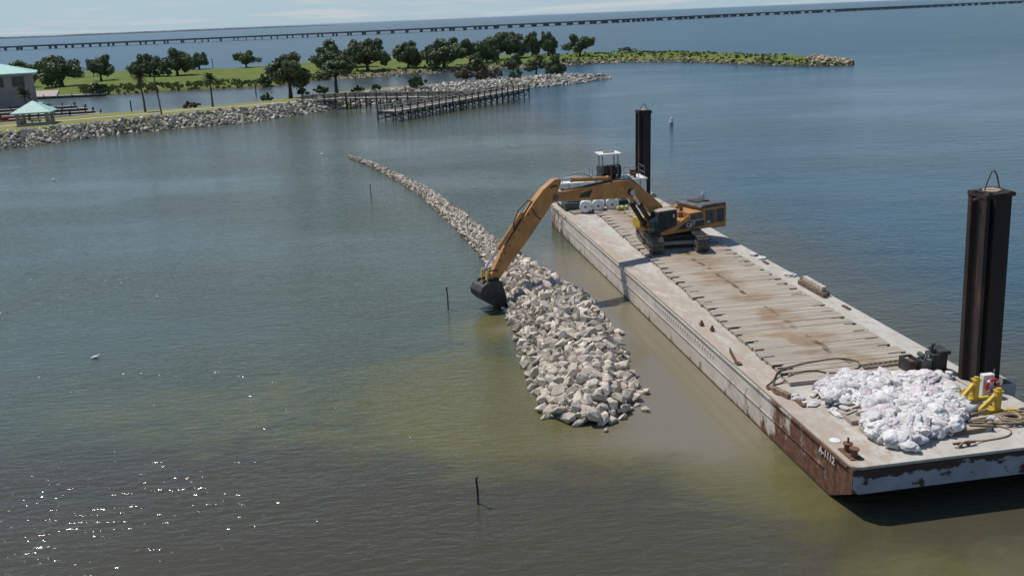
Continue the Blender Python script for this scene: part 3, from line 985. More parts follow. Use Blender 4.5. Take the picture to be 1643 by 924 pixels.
# ------------------------------------------------------------------ trees and shrubs
def crown_mesh(seed, name, material, nb, nl, rx, rz, leaf, flat=0.0, hole=0.0):
    """leaf-sized quads spread over many overlapping clumps; unit: metres; centre at crown centre"""
    g = random.Random(seed)
    mb = MB()
    blobs = []
    nlobe = g.choice((4, 5, 6))
    lobes = []
    for i in range(nlobe):
        a = 2 * math.pi * (i + g.uniform(-0.3, 0.3)) / nlobe
        q = g.uniform(0.35, 0.66)
        lobes.append((Vector((math.cos(a) * q, math.sin(a) * q, g.uniform(-0.5, 0.15))), g.uniform(0.36, 0.54)))
    lobes.append((Vector((g.uniform(-0.2, 0.2), g.uniform(-0.2, 0.2), 0.42)), g.uniform(0.42, 0.56)))
    for i in range(nb):
        lc, lr = lobes[i % len(lobes)]
        d = Vector((g.gauss(0, 1), g.gauss(0, 1), g.gauss(0.1, 1))).normalized() * lr * g.uniform(0.35, 1.0)
        p = lc + d
        rr = g.uniform(0.14, 0.27)
        blobs.append((Vector((p.x * rx, p.y * rx, p.z * rz)), rr * rx))
    for c_, rr in blobs:
        for _ in range(nl):
            d = Vector((g.gauss(0, 1), g.gauss(0, 1), g.gauss(0.15, 1))).normalized()
            p = c_ + Vector((d.x, d.y, d.z * 0.85)) * rr * (g.uniform(0.55, 1.12))
            nrm = (d + Vector((g.gauss(0, 0.6), g.gauss(0, 0.6), g.gauss(0.2, 0.6)))).normalized()
            a = nrm.cross(Vector((g.gauss(0, 1), g.gauss(0, 1), g.gauss(0, 1)))).normalized()
            b = nrm.cross(a)
            s_ = leaf * g.uniform(0.6, 1.3)
            mb.v += [tuple(p + a * s_), tuple(p + b * s_ * 0.6), tuple(p - a * s_), tuple(p - b * s_ * 0.6)]
            k = len(mb.v) - 4
            mb.f.append((k, k + 1, k + 2, k + 3))
    return mb.mesh(name, material), blobs


OAKS = [crown_mesh(40 + i, 'crown', MT['oak'], 46, 170, 5.0, 3.6, 0.32) for i in range(6)]
SOFT = [crown_mesh(70 + i, 'crown', MT['tree'], 44, 170, 4.6, 4.2, 0.26) for i in range(3)]
SHR = [crown_mesh(90 + i, 'foliage', MT['shrub'], 20, 90, 1.2, 0.9, 0.16) for i in range(3)]
DRY = [crown_mesh(95 + i, 'foliage', MT['dry_shrub'], 20, 90, 1.2, 0.9, 0.16) for i in range(2)]


def make_tree(x, y, width, height, label, group, kit=None, cat='tree', name='oak_tree', seed=0, base=None, trunk_frac=0.02):
    g = random.Random(seed * 13 + 5)
    kit = kit or OAKS
    me, blobs = kit[seed % len(kit)]
    z = base if base is not None else gz(x, y) - 0.05
    root = thing(name, label, cat, (x, y, z), g.uniform(0, 6.28), group)
    ref = 5.0 if kit is OAKS else 4.6
    refz = 3.6 if kit is OAKS else 4.2
    sx = width / 2 / ref
    ch = height * (1 - trunk_frac)
    sz = ch / 2 / refz
    cz = height - ch / 2
    o = link('crown', me, root)
    o.location = (0, 0, cz); o.scale = (sx, sx, sz)
    tb = MB()
    tr = max(0.18, width * 0.035)
    fork = height * (trunk_frac + 0.18)
    tb.tube([(0, 0, -0.3), (0.1, 0.05, fork * 0.5), (0, 0.1, fork)], [tr * 1.4, tr, tr * 0.85], 7)
    for c_, rr in blobs[:9]:
        e = Vector((c_.x * sx, c_.y * sx, cz + c_.z * sz))
        mid = Vector((e.x * 0.45, e.y * 0.45, fork + (e.z - fork) * 0.6))
        tb.tube([(0, 0.1, fork * 0.92), mid, e], [tr * 0.6, tr * 0.35, tr * 0.12], 5)
    tb.build('trunk', MT['bark'], root, smooth=True, fix=False)
    return root


GP = 'live oaks on the green peninsula'
OAK_LIST = [
    (-217, 432, 17, 8.5, 'low oak half hidden behind the teal roofed building'),
    (-169.2, 368, 19.5, 12.3, 'broad oak with a wide shadow right of the teal roofed building'),
    (-186, 372, 12, 9.5, 'oak crowded against the broad oak beside the teal roofed building'),
    (-165.0, 394.5, 12.5, 11.5, 'oak with a trunk hidden by foliage, left of the tall palm'),
    (-158, 420, 13, 7, 'low oak filling the gap behind the tall palm'),
    (-150.5, 410, 12, 10.2, 'round oak whose crown stands right behind the tall palm'),
    (-138.1, 408, 16.5, 11.5, 'oak with a leaning trunk right of the utility pole'),
    (-148, 414, 8, 8.5, 'small oak touching the leaning oak by the utility pole'),
    (-147.4, 468, 11.5, 9.0, 'lone small oak on the open bank, nearer the utility pole'),
    (-124.0, 466, 12.5, 9.0, 'lone small oak on the open bank, nearer the pier trees'),
    (-73, 412, 19, 12, 'left oak of the dark pair above the pier walkway'),
    (-55.0, 391, 18, 13.6, 'right oak of the dark pair above the pier walkway'),
    (-64, 418, 16, 11.5, 'oak filling the middle of the dark pair above the pier'),
    (-39.2, 398.4, 14.5, 11.3, 'isolated dense oak standing in bright grass above the pier'),
    (-24.0, 393, 19.5, 13.5, 'large oak at the left end of the long oak row'),
    (-14, 410, 15, 11.5, 'second oak from the left in the long oak row'),
    (-7, 418, 13, 9.5, 'third oak from the left in the long oak row'),
    (-2.0, 432, 16, 12.6, 'middle oak of the long oak row'),
    (6.0, 440, 15, 11.8, 'oak right of the middle of the long oak row'),
    (13.8, 448, 9.5, 11.8, 'second oak from the right end of the long oak row'),
    (21.4, 448, 9.5, 12.4, 'narrow oak at the right end of the long oak row'),
    (34.4, 428, 14.5, 10.6, 'lone round oak standing apart at the right of the oak row'),
]
for i, (x, y, w, hgt, lab) in enumerate(OAK_LIST):
    make_tree(x, y, w, hgt, lab, GP, OAKS, seed=i)
make_tree(-57.6, 257.5, 13.5, 12.6, 'big dark tree at the pier entrance beside the path end', None, OAKS, seed=31, name='shade_tree', trunk_frac=0.2)
make_tree(-45.3, 258.6, 12.5, 11.0, 'olive green slender trunked tree standing behind the pier ramp', None, SOFT, seed=32, name='shade_tree', trunk_frac=0.28)
for i, (x, y, w, hgt, lab) in enumerate([(-8.5, 306, 10, 8.5, 'leafy tree leftmost on the boulder point'), (3.4, 312, 8.5, 8.3, 'dark tree with a visible trunk on the boulder point'), (11, 316, 8.5, 7.6, 'tree with a thin trunk right of centre on the boulder point'), (17.5, 314, 8, 7.6, 'bushy light green tree rightmost on the boulder point')]):
    make_tree(x, y, w, hgt, lab, 'trees on the boulder point', SOFT, seed=40 + i, name='young_tree', trunk_frac=0.24 if i != 3 else 0.03)


def shrub(x, y, w, hgt, label, group, dry=False, seed=0):
    kit = DRY if dry else SHR
    me, blobs = kit[seed % len(kit)]
    root = thing('shrub', label, 'shrub', (x, y, gz(x, y) - 0.05), seed * 1.3, group)
    o = link('foliage', me, root)
    o.location = (0, 0, hgt * 0.5); o.scale = (w / 2.4, w / 2.4, hgt / 1.8)
    tb = MB()
    for c_, rr in blobs[:6]:
        tb.tube([(0, 0, -0.1), (c_.x * w / 4, c_.y * w / 4, hgt * 0.3), (c_.x * w / 2.4, c_.y * w / 2.4, hgt * 0.5 + c_.z * hgt / 1.8)], [0.05, 0.035, 0.012], 4)
    tb.build('stem', MT['bark'], root, fix=False)


for i, (x, y, w, hgt, dry, lab) in enumerate([
    (-80.8, 244.6, 5.0, 2.0, True, 'low brown bush on the lagoon bank behind the footpath'),
    (-63.0, 252.7, 3.6, 2.3, False, 'small green bush left of the big tree at the pier'),
    (-55.0, 262, 4.2, 2.6, False, 'dark bush right of the big pier tree trunk'),
    (-50.5, 262.7, 5.0, 2.8, False, 'dark bush behind the start of the pier railing'),
    (-40.3, 262.6, 3.6, 2.0, False, 'left bush behind the pier walkway'),
    (-35.4, 263.3, 3.6, 2.2, False, 'right bush behind the pier walkway'),
    (-24.6, 270, 5.0, 4.4, False, 'spiky bush behind the middle of the pier'),
    (-12.0, 291, 6.0, 4.5, True, 'leftmost brown shrub on the boulders behind the pier'),
    (-6.2, 295, 5.5, 4.0, True, 'second brown shrub from the left on the boulders'),
    (-2.4, 299, 5.0, 3.8, True, 'third brown shrub from the left on the boulders'),
    (3.5, 300, 5.5, 3.2, False, 'dark shrub under the young trees on the boulder point'),
    (-138.5, 327, 7, 4.6, False, 'round bush on the lagoon bank beside the low dock'),
    (-28.1, 386, 6, 3.0, False, 'bush on the far lagoon bank below the oak row'),
    (-84, 338, 6, 4.0, False, 'bush on the lagoon bank left of the big pier tree'),
    (68.5, 462, 9, 2.2, False, 'low green thicket on the outer edge of the peninsula'),
    (60, 464, 9, 2.4, False, 'low thicket along the peninsula crest right of the lone round oak'),
]):
    shrub(x, y, w, hgt, lab, None, dry, i)


def palm(x, y, hgt, label, skirt, seed):
    g = random.Random(seed)
    root = thing('palm_tree', label, 'palm tree', (x, y, gz(x, y) - 0.05), 0)
    tb = MB()
    lean = g.uniform(-0.4, 0.1)
    top = hgt - 1.6
    tb.tube([(0, 0, -0.3), (0.05, 0, top * 0.3), (lean * 0.6, 0, top * 0.7), (lean, 0, top)], [0.32, 0.24, 0.21, 0.2], 8)
    tb.build('trunk', MT['palm_bark'], root, smooth=True, fix=False)

    def fronds(n, e0, e1, L, material, name):
        mb = MB()
        for i in range(n):
            az = g.uniform(0, 6.28); el = R(g.uniform(e0, e1)); ln = L * g.uniform(0.75, 1.1)
            p = Vector((lean, 0, top)); d = Vector((math.cos(az) * math.cos(el), math.sin(az) * math.cos(el), math.sin(el)))
            pts = [p.copy()]
            for k in range(5):
                p = p + d * ln / 5; d = (d + Vector((0, 0, -0.22))).normalized(); pts.append(p.copy())
            side = Vector((-math.sin(az), math.cos(az), 0))
            for k in range(2, 6):
                for s_ in (-1, 1):
                    for q in range(3):
                        b0 = pts[k - 1].lerp(pts[k], q / 3)
                        tip = b0 + (side * s_ * 0.9 + (pts[k] - pts[k - 1]).normalized() * 0.7 + Vector((0, 0, -0.25))) * ln * 0.24
                        w_ = Vector((0, 0, 0.05)) + (pts[k] - pts[k - 1]).normalized() * 0.07
                        j = len(mb.v); mb.v += [tuple(b0 - w_), tuple(b0 + w_), tuple(tip)]; mb.f.append((j, j + 1, j + 2))
            mb.tube(pts, [0.03, 0.028, 0.024, 0.02, 0.015, 0.008], 3)
        mb.build(name, material, root, fix=False)
    fronds(44, -25, 80, 2.2, MT['palm'], 'crown')
    if skirt:
        fronds(46, -88, -40, 2.4, MT['dead_frond'], 'dead_frond_skirt')


palm(-86.3, 228.5, 10.3, 'tall palm with a brown skirt of dead fronds beside the footpath', True, 1)
palm(-73.2, 239.0, 8.2, 'slim dark palm by the footpath, right of the utility pole', False, 2)
palm(-113.0, 226.0, 7.5, 'green palm in front of the teal roofed building', False, 3)

# ------------------------------------------------------------------ park: gazebo, pole, building, docks, boats
gzb = gz(-101.5, 206.5)
gb = thing('gazebo', 'open gazebo with a pointed teal roof on the grassy shore', 'gazebo', (-101.8, 206.2, gzb), R(14))
MB().box((-3.6, -3.2, -0.5), (3.6, 3.2, 0.12)).build('floor_slab', MT['concrete'], gb)
for sx in (-1, 1):
    for sy in (-1, 1):
        MB().box((sx * 2.9 - 0.35, sy * 2.6 - 0.35, 0.12), (sx * 2.9 + 0.35, sy * 2.6 + 0.35, 2.5)).build('post', MT['stucco_dark'], gb)
    MB().box((sx * 2.9 - 0.15, -2.2, 0.12), (sx * 2.9 + 0.15, 2.2, 0.85)).build('low_wall', MT['stucco_dark'], gb)
ro = MB(); ro.add([(-4.0, -3.7, 2.45), (4.0, -3.7, 2.45), (4.0, 3.7, 2.45), (-4.0, 3.7, 2.45), (0, 0, 5.0), (-4.0, -3.7, 2.7), (4.0, -3.7, 2.7), (4.0, 3.7, 2.7), (-4.0, 3.7, 2.7)],
                  [(0, 3, 2, 1), (0, 1, 6, 5), (1, 2, 7, 6), (2, 3, 8, 7), (3, 0, 5, 8), (5, 6, 4), (6, 7, 4), (7, 8, 4), (8, 5, 4)])
ro.build('roof', MT['teal_roof'], gb)
tbl = thing('picnic_table', 'picnic table with benches under the teal gazebo', 'table', (-101.8, 206.2, gzb + 0.12), R(14))
MB().box((-1.0, -0.4, 0.70), (1.0, 0.4, 0.77)).build('table_top', MT['old_wood'], tbl)
for sy in (-0.75, 0.75):
    MB().box((-1.0, sy - 0.14, 0.42), (1.0, sy + 0.14, 0.47)).build('bench', MT['old_wood'], tbl)
for sx in (-0.8, 0.8):
    MB().bar((sx, -0.75, 0.45), (sx, 0.75, 0.45), 0.08, 0.1).bar((sx, -0.6, 0), (sx, -0.25, 0.70), 0.08, 0.08).bar((sx, 0.6, 0), (sx, 0.25, 0.70), 0.08, 0.08).build('leg_frame', MT['old_wood'], tbl)

pz = gz(-77.6, 215.2)
pl_ = thing('utility_pole', 'dark leaning utility pole with a blue band beside the footpath', 'pole', (-77.6, 215.2, pz))
MB().cyl((0, 0, -0.5), (-0.9, 0.4, 10.2), 0.17, 10, 0.12).build('mast', MT['pile_dark'], pl_)
MB().cyl((-0.19, 0.085, 2.2), (-0.29, 0.13, 3.4), 0.185, 10).build('blue_band', MT['blue'], pl_)

bd = thing('marina_building', 'two storey grey block building with a teal hipped roof at the left edge', 'building', (-151.5, 279.5, 0.6), R(24))
MB().box((-16, 0, 0), (13, 16, 4.6)).build('lower_wall', MT['stucco_dark'], bd)
MB().box((-16, 0.05, 4.62), (12.95, 15.95, 9.2)).build('upper_wall', MT['stucco'], bd)
MB().box((-16.15, -0.15, 4.35), (13.15, 16.15, 4.8)).build('storey_band', MT['stucco_dark'], bd)
for wx in (-12.5, -7.0, -1.7, 3.8, 9.3):
    w_ = MB().box((wx - 1.6, -0.10, 5.9), (wx + 1.6, 0.10, 8.6)).build('window', MT['window'], bd)
    MB().box((wx - 1.75, -0.16, 5.72), (wx + 1.75, 0.02, 5.9)).build('sill', MT['stucco_dark'], w_)
    MB().box((wx - 0.05, -0.14, 5.9), (wx + 0.05, -0.09, 8.6)).build('mullion', MT['stucco_dark'], w_)
rf = MB(); rf.add([(-17.5, -1.5, 9.2), (14.5, -1.5, 9.2), (14.5, 17.5, 9.2), (-17.5, 17.5, 9.2), (-17.5, -1.5, 9.65), (14.5, -1.5, 9.65), (14.5, 17.5, 9.65), (-17.5, 17.5, 9.65), (-9, 8, 12.6), (4, 8, 12.6)],
                  [(0, 3, 2, 1), (0, 1, 5, 4), (1, 2, 6, 5), (2, 3, 7, 6), (3, 0, 4, 7), (4, 5, 9, 8), (5, 6, 9), (6, 7, 8, 9), (7, 4, 8)])
rf_o = rf.build('roof', MT['teal_roof'], bd)
MB().cyl((2.0, 3.0, 10.9), (2.0, 3.0, 11.6), 0.35, 10).build('roof_vent', MT['stucco_dark'], rf_o)
pv = thing('park_pavilion', 'small pale roofed pavilion glimpsed between the oaks on the left', 'pavilion', (-186, 432, gz(-186, 432)), 0)
for sx in (-3, 3):
    for sy in (-2, 2):
        MB().box((sx - 0.15, sy - 0.15, 0), (sx + 0.15, sy + 0.15, 3.0)).build('post', MT['stucco_dark'], pv)
MB().prism([(-4.2, 3.0), (4.2, 3.0), (4.2, 3.2), (0, 4.6), (-4.2, 3.2)], -3, 3).build('roof', MT['white_paint'], pv)


def dock(x0, y0, x1, y1, w, label, n):
    d = Vector((x1 - x0, y1 - y0, 0)); L = d.length; a = math.atan2(d.y, d.x)
    root = thing('finger_dock', label, 'dock', (x0, y0, 0), a, 'finger docks in the lagoon')
    MB().box((0, -w / 2, 0.35), (L, w / 2, 0.6)).build('deck', MT['dock'], root)
    MB().box((0, -w / 2 + 0.1, -0.3), (L, w / 2 - 0.1, 0.345)).build('float', MT['pile_dark'], root)
    for i in range(n):
        xx = L * (i + 1) / n - 0.4
        for s_ in ((-1, 1) if i % 2 else (1,)):
            MB().cyl((xx, s_ * (w / 2 + 0.16), -1), (xx, s_ * (w / 2 + 0.16), 1.5), 0.15, 8).build('pile', MT['pile_dark'], root)


for (x0, y0, x1, y1), lab in zip([(-126, 241.5, -105.2, 249.0), (-133, 251, -110.9, 257.8), (-140, 262.8, -117.6, 268.6), (-146, 274.5, -125.4, 279.5)],
                                 ['finger dock nearest the footpath', 'second finger dock from the footpath', 'third finger dock from the footpath', 'finger dock farthest from the footpath']):
    dock(x0, y0, x1, y1, 1.7, lab, 6)
ld = thing('boat_ramp_dock', 'low pale dock running along the far lagoon bank by the building', 'dock', (-152, 324.5, 0), R(5))
MB().box((-9, -1.2, 0.5), (16, 1.2, 0.85)).build('deck', MT['dock'], ld)
MB().box((-9, -1.0, -0.5), (16, 1.0, 0.49)).build('fascia', MT['pile_dark'], ld)
for i in range(6):
    MB().cyl((-8 + i * 4.6, -1.35, -1), (-8 + i * 4.6, -1.35, 1.4), 0.16, 8).build('pile', MT['pile_dark'], ld)
rp = MB().add([(-9, 0, 0.55), (5, 0, 0.55), (2, 12, 1.9), (-9, 12, 1.9), (-9, 0, 0), (5, 0, 0), (2, 12, 0), (-9, 12, 0)], [(0, 1, 2, 3), (4, 7, 6, 5), (0, 4, 5, 1), (1, 5, 6, 2), (2, 6, 7, 3), (3, 7, 4, 0)])
rpo = rp.build('boat_ramp', MT['stucco']); put(rpo, (-158, 326.5, 0.02), R(5))
tag(rpo, kind='structure')


def boat(x, y, rz, L, w, hullm, label, cabin=True):
    root = thing('motor_boat', label, 'boat', (x, y, 0), rz)
    mb = MB()
    st = [(-0.5, 0.9), (-0.2, 1.0), (0.15, 0.95), (0.35, 0.65), (0.5, 0.04)]
    for fx, fw in st:
        xx = fx * L; hw = w / 2 * fw; sh = 0.75 + 0.35 * max(0, fx)
        mb.v += [(xx, -hw, sh), (xx, -hw * 0.75, -0.2), (xx, hw * 0.75, -0.2), (xx, hw, sh), (xx, hw * 0.86, sh), (xx, hw * 0.7, 0.35), (xx, -hw * 0.7, 0.35), (xx, -hw * 0.86, sh)]
    for i in range(len(st) - 1):
        for k in range(8):
            mb.f.append((i * 8 + k, i * 8 + (k + 1) % 8, i * 8 + 8 + (k + 1) % 8, i * 8 + 8 + k))
    mb.f.append(tuple(range(8))); mb.f.append(tuple(range(39, 31, -1)))
    mb.build('hull', hullm, root)
    if cabin:
        MB().box((-0.12 * L, -w * 0.3, 0.4), (0.18 * L, w * 0.3, 1.3)).build('console', MT['white_paint'], root)
        MB().box((-0.2 * L, -w * 0.4, 2.4), (0.2 * L, w * 0.4, 2.52)).build('hard_top', MT['white_paint'], root)
        for sx in (-0.16, 0.16):
            for sy in (-0.34, 0.34):
                MB().cyl((sx * L, sy * w, 0.5), (sx * L, sy * w, 2.42), 0.05, 6).build('top_post', MT['grey_steel'], root)
        MB().box((0.15 * L, -w * 0.28, 1.32), (0.17 * L, w * 0.28, 1.9)).build('windscreen', MT['window'], root)
    MB().box((-0.56 * L, -0.25, 0.1), (-0.5 * L - 0.01, 0.25, 1.25)).build('outboard_motor', MT['black'], root)


boat(-131.5, 268.5, R(18), 8.0, 2.7, MT['white_paint'], 'white motor boat with a hard top moored at the docks')
boat(-127.0, 246.5, R(22), 6.0, 2.2, MT['red'], 'red open boat moored at the left of the finger docks', False)
# lagoon marker posts
for x, y, hgt, lab in ((-77.7, 299.4, 2.6, 'dark mooring post standing in the lagoon left of the big tree'), (-100.5, 256.5, 2.6, 'thin post at the lagoon edge left of the tall palm'), (-141.5, 470, 6.5, 'short pole on the outer bank between the two lone oaks')):
    o = MB().cyl((0, 0, -1), (0, 0, hgt), 0.17, 8).lathe([(0.2, hgt), (0.2, hgt + 0.12), (0.05, hgt + 0.3)], 8).build('mooring_post', MT['pile_dark'])
    put(o, (x, y, 0)); tag(o, lab, 'post')

# ------------------------------------------------------------------ wooden pier
pier = thing('wooden_pier', 'weathered timber fishing pier with railings on many cross braced piles', 'pier', (-25, 222, 0))
PO = Vector((-25, 222, 0))


def pier_run(a, b, w, z0, z1, npost, ground=None):
    a = Vector((a[0], a[1], 0)) - PO; b = Vector((b[0], b[1], 0)) - PO
    d = (b - a).normalized(); nr = Vector((-d.y, d.x, 0))
    L = (b - a).length

    def P(u, o, z):
        q = a + d * u + nr * o
        return (q.x, q.y, z + (z0 + (z1 - z0) * u / L))
    nb = int(L / 0.62)
    for i in range(nb):          # deck boards in runs wide enough to be seen
        MB().bar(P((i + 0.5) * L / nb, -w / 2, 0.03), P((i + 0.5) * L / nb, w / 2, 0.03), L / nb - 0.04, 0.07).build('deck_board', MT['pier_light'] if i % 5 else MT['pier_wood'], pier, fix=False)
    for s_ in (-1, 1):
        MB().bar(P(0, s_ * (w / 2 - 0.12), -0.18), P(L, s_ * (w / 2 - 0.12), -0.18), 0.16, 0.32).build('stringer', MT['pier_light'], pier, fix=False)
        for zz in (0.42, 0.75, 1.08):
            MB().bar(P(0, s_ * (w / 2 + 0.02), zz), P(L, s_ * (w / 2 + 0.02), zz), 0.07, 0.14).build('rail', MT['pier_wood'], pier, fix=False)
        MB().bar(P(0, s_ * (w / 2 + 0.0), 1.2), P(L, s_ * (w / 2 + 0.0), 1.2), 0.24, 0.06).build('handrail', MT['pier_light'], pier, fix=False)
    for i in range(npost + 1):
        u = min(max(L * i / npost, 0.15), L - 0.15)
        for s_ in (-1, 1):
            q = P(u, s_ * (w / 2 + 0.14), 0)
            MB().cyl((q[0], q[1], -1.2), (q[0], q[1], q[2] + 1.35), 0.15, 7).build('pile', MT['pier_pile'], pier, fix=False)
        if i % 1 == 0:
            l_ = P(u, -w / 2 - 0.14, -0.35); r_ = P(u, w / 2 + 0.14, -0.35)
            MB().bar(l_, r_, 0.12, 0.26).build('pile_cap', MT['pier_pile'], pier, fix=False)
            MB().bar((l_[0], l_[1], 0.4), (r_[0], r_[1], l_[2] - 0.1), 0.07, 0.16).build('brace', MT['pier_pile'], pier, fix=False)
            MB().bar((r_[0] + d.x * 0.13, r_[1] + d.y * 0.13, 0.4), (l_[0] + d.x * 0.13, l_[1] + d.y * 0.13, l_[2] - 0.1), 0.07, 0.16).build('brace', MT['pier_pile'], pier, fix=False)
        if i < npost and i % 2 == 0:
            u2 = L * (i + 1) / npost
            l_ = P(u, -w / 2 - 0.14, -0.3); r_ = P(u2, -w / 2 - 0.14, -0.3)
            MB().bar((l_[0] - nr.x * 0.1, l_[1] - nr.y * 0.1, 0.5), (r_[0] - nr.x * 0.1, r_[1] - nr.y * 0.1, r_[2]), 0.07, 0.16).build('brace', MT['pier_pile'], pier, fix=False)


pier_run((-50.4, 238.0), (-39.5, 239.0), 2.6, 2.5, 2.6, 4)
pier_run((-39.3, 239.0), (-10.2, 232.5), 2.6, 2.6, 2.3, 11)
pier_run((-25.4, 203.0), (4.6, 251.0), 4.6, 2.1, 2.3, 21)

# ------------------------------------------------------------------ deck barge
barge = thing('deck_barge', 'long flat steel deck barge with rust streaked pale sides', 'barge', (BX, BY, 0), BA)
BW, BLEN = 10.9, 59.6
hl = MB()
# hull body below the deck plate: raked bow, vertical sides, stations along y
st = [(0.10, 1.05), (2.0, 0.0), (4.6, -1.2), (8, -1.5), (20, -1.5), (40, -1.5), (56, -1.5), (BLEN - 0.1, -0.6)]
top = DK - 0.14
rgb_ = random.Random(2)
ny_ = 60
ysn = sorted(set([0.10, 0.9, 2.0, 3.3, 4.6] + [4.6 + (BLEN - 4.7) * i / ny_ for i in range(ny_ + 1)]))
for y in ysn:
    zb = interp(st, y)
    dent = 0.018 * noise.noise(Vector((y * 0.35, 0.0, 2.0))) + 0.012 * noise.noise(Vector((y * 1.1, 3.0, 1.0)))
    zm = (top + max(zb, -0.2)) / 2 + 0.05
    hl.v += [(0.04, y, top), (0.03 + dent, y, zm), (0.05, y, zb), (BW - 0.05, y, zb), (BW - 0.03, y, zm), (BW - 0.04, y, top)]
for i in range(len(ysn) - 1):
    for k in range(6):
        hl.f.append((i * 6 + k, i * 6 + (k + 1) % 6, i * 6 + 6 + (k + 1) % 6, i * 6 + 6 + k))
hl.f.append(tuple(range(6))); hl.f.append(tuple((len(ysn) - 1) * 6 + k for k in range(5, -1, -1)))
hull = hl.build('hull', MT['hull'], barge)
# bow plate, slightly proud of the hull
MB().prism([(0.30, 1.02), (BW - 0.30, 1.02), (BW - 0.06, 1.3), (BW - 0.06, DK - 0.15), (0.06, DK - 0.15), (0.06, 1.3)], 0.06, 0.095).build('bow_plate', MT['bow'], barge)
dp = MB()
c0 = 0.38
outline = [(c0, 0), (BW - c0, 0)] + [(BW - c0 + c0 * math.sin(R(a)), c0 - c0 * math.cos(R(a))) for a in (30, 60, 90)] + [(BW, BLEN), (0, BLEN)] + [(c0 - c0 * math.cos(R(a)), c0 - c0 * math.sin(R(a))) for a in (0, 30, 60)]
n_ = len(outline)
dp.v = [(x, y, DK - 0.14) for x, y in outline] + [(x, y, DK) for x, y in outline]
dp.f = [tuple(range(n_ - 1, -1, -1)), tuple(range(n_, 2 * n_))] + [(i, (i + 1) % n_, (i + 1) % n_ + n_, i + n_) for i in range(n_)]
dp.build('deck_plate', MT['deck'], barge, bevel=0.03, seg=2)
MB().bar((-0.012, 2.4, 1.16), (-0.012, BLEN - 0.3, 1.16), 0.035, 0.05).build('weld_seam', MT['hull'], barge)
MB().bar((-0.02, 0.5, DK - 0.20), (-0.02, BLEN - 0.1, DK - 0.20), 0.06, 0.09).build('rubbing_strip', MT['hull'], barge)
# torn edge by the middle of the port side
nt_ = MB().add([(0.0, 12.0, DK + 0.004), (0.42, 13.9, DK + 0.004), (0.36, 14.2, DK + 0.004), (-0.06, 14.3, DK + 0.004), (-0.06, 12.0, DK - 0.35), (0.0, 12.2, DK - 0.30)], [(0, 1, 2, 3), (0, 3, 4), (0, 4, 5)])
MB().box((0.02, 12.1, DK + 0.005), (0.32, 12.5, DK + 0.10)).bar((0.08, 12.2, DK + 0.03), (0.38, 14.0, DK + 0.22), 0.05, 0.28).build('torn_edge', MT['rust'], barge)
tx = text_mesh('A-1112', 0.46, 0.006, MT['lettering'], 'hull_number', barge, 0.008)
tx.matrix_local = Matrix.Translation((-0.05, 2.15, 1.86)) @ Matrix(((0, 0, -1, 0), (-1, 0, 0, 0), (0, 1, 0, 0), (0, 0, 0, 1)))
tx['label'] = 'white hull number painted near the bow corner'
# small ticks of old draft marks
for i in range(26):
    MB().box((-0.002, 15.5 + i * 0.42, 1.50), (0.06, 15.59 + i * 0.42, 1.70)).build('paint_mark', MT['lettering'], barge, fix=False)
# bitts and fittings
bt = MB(); bt.box((0.22, 0.62, DK), (0.78, 1.75, DK + 0.05)).build('bitt_base', MT['rust'], barge)
for yy, hh in ((0.9, 0.42), (1.42, 0.42)):
    MB().lathe([(0.15, 0.05), (0.15, hh - 0.08), (0.21, hh - 0.06), (0.21, hh)], 14, Matrix.Translation((0.5, yy, DK))).build('bitt', MT['rust'], barge)
MB().lathe([(0.04, hh), (0.05, hh + 0.25)], 8, Matrix.Translation((0.5, 1.42, DK))).build('bitt_pin', MT['rust'], barge)
MB().lathe([(0.24, 0.002), (0.24, 0.03), (0.10, 0.05), (0.04, 0.06)], 18, Matrix.Translation((0.52, 2.55, DK))).build('deck_hatch', MT['white_paint'], barge)
cl_ = MB(); cl_.bar((4.95, 0.72, DK + 0.16), (5.98, 0.70, DK + 0.16), 0.09, 0.08)
for xx in (5.28, 5.66):
    cl_.box((xx - 0.05, 0.62, DK), (xx + 0.05, 0.80, DK + 0.15))
cl_.build('cleat', MT['rust'], barge)
for (xx, yy, a) in ((0.62, 18.9, 0), (0.86, 17.8, 0), (0.9, 6.6, 1), (0.7, 7.9, 1), (10.3, 31.2, 1), (10.4, 19.6, 1)):
    MB().box((xx - 0.10, yy - (0.42 if a else 0.12), DK), (xx + 0.10, yy + (0.42 if a else 0.12), DK + (0.09 if a else 0.2))).cyl((xx, yy, DK + 0.02), (xx, yy, DK + (0.12 if a else 0.34)), 0.07, 8).build('deck_fitting', MT['rust'], barge)
# spud pockets
for (xx, yy) in ((10.75, 7.0), (10.0, 60.45)):
    pk = MB()
    for (a0, b0, a1, b1) in ((-1.15, -1.05, 1.15, -0.95), (-1.15, 0.95, 1.15, 1.05), (-1.15, -0.94, -1.05, 0.94), (1.05, -0.94, 1.15, 0.94)):
        pk.box((xx + a0, yy + b0, 0.2), (xx + a1, yy + b1, DK + 0.10))
    pk.build('spud_pocket', MT['deck'], barge)

# ------------------------------------------------------------------ timber mats on the deck
MATZ = DK + 0.22
plank_me = []
for k in range(4):
    g = random.Random(900 + k)
    v = []
    n = 5
    for i in range(n + 1):
        x = i / n
        dz = g.uniform(-0.02, 0.0); e = g.uniform(-0.01, 0.01)
        v += [(x, -0.5 + e, 0), (x, 0.5 + e, 0), (x, 0.48 + e, 1 + dz), (x, -0.48 + e, 1 + dz)]
    f = []
    for i in range(n):
        for q in range(4):
            f.append((i * 4 + q, i * 4 + (q + 1) % 4, i * 4 + 4 + (q + 1) % 4, i * 4 + 4 + q))
    f += [(3, 2, 1, 0), (n * 4, n * 4 + 1, n * 4 + 2, n * 4 + 3)]
    mb = MB(); mb.v = v; mb.f = f
    me = mb.mesh('plank', MT['mat_timber'])
    plank_me.append(me)
rg = random.Random(77)


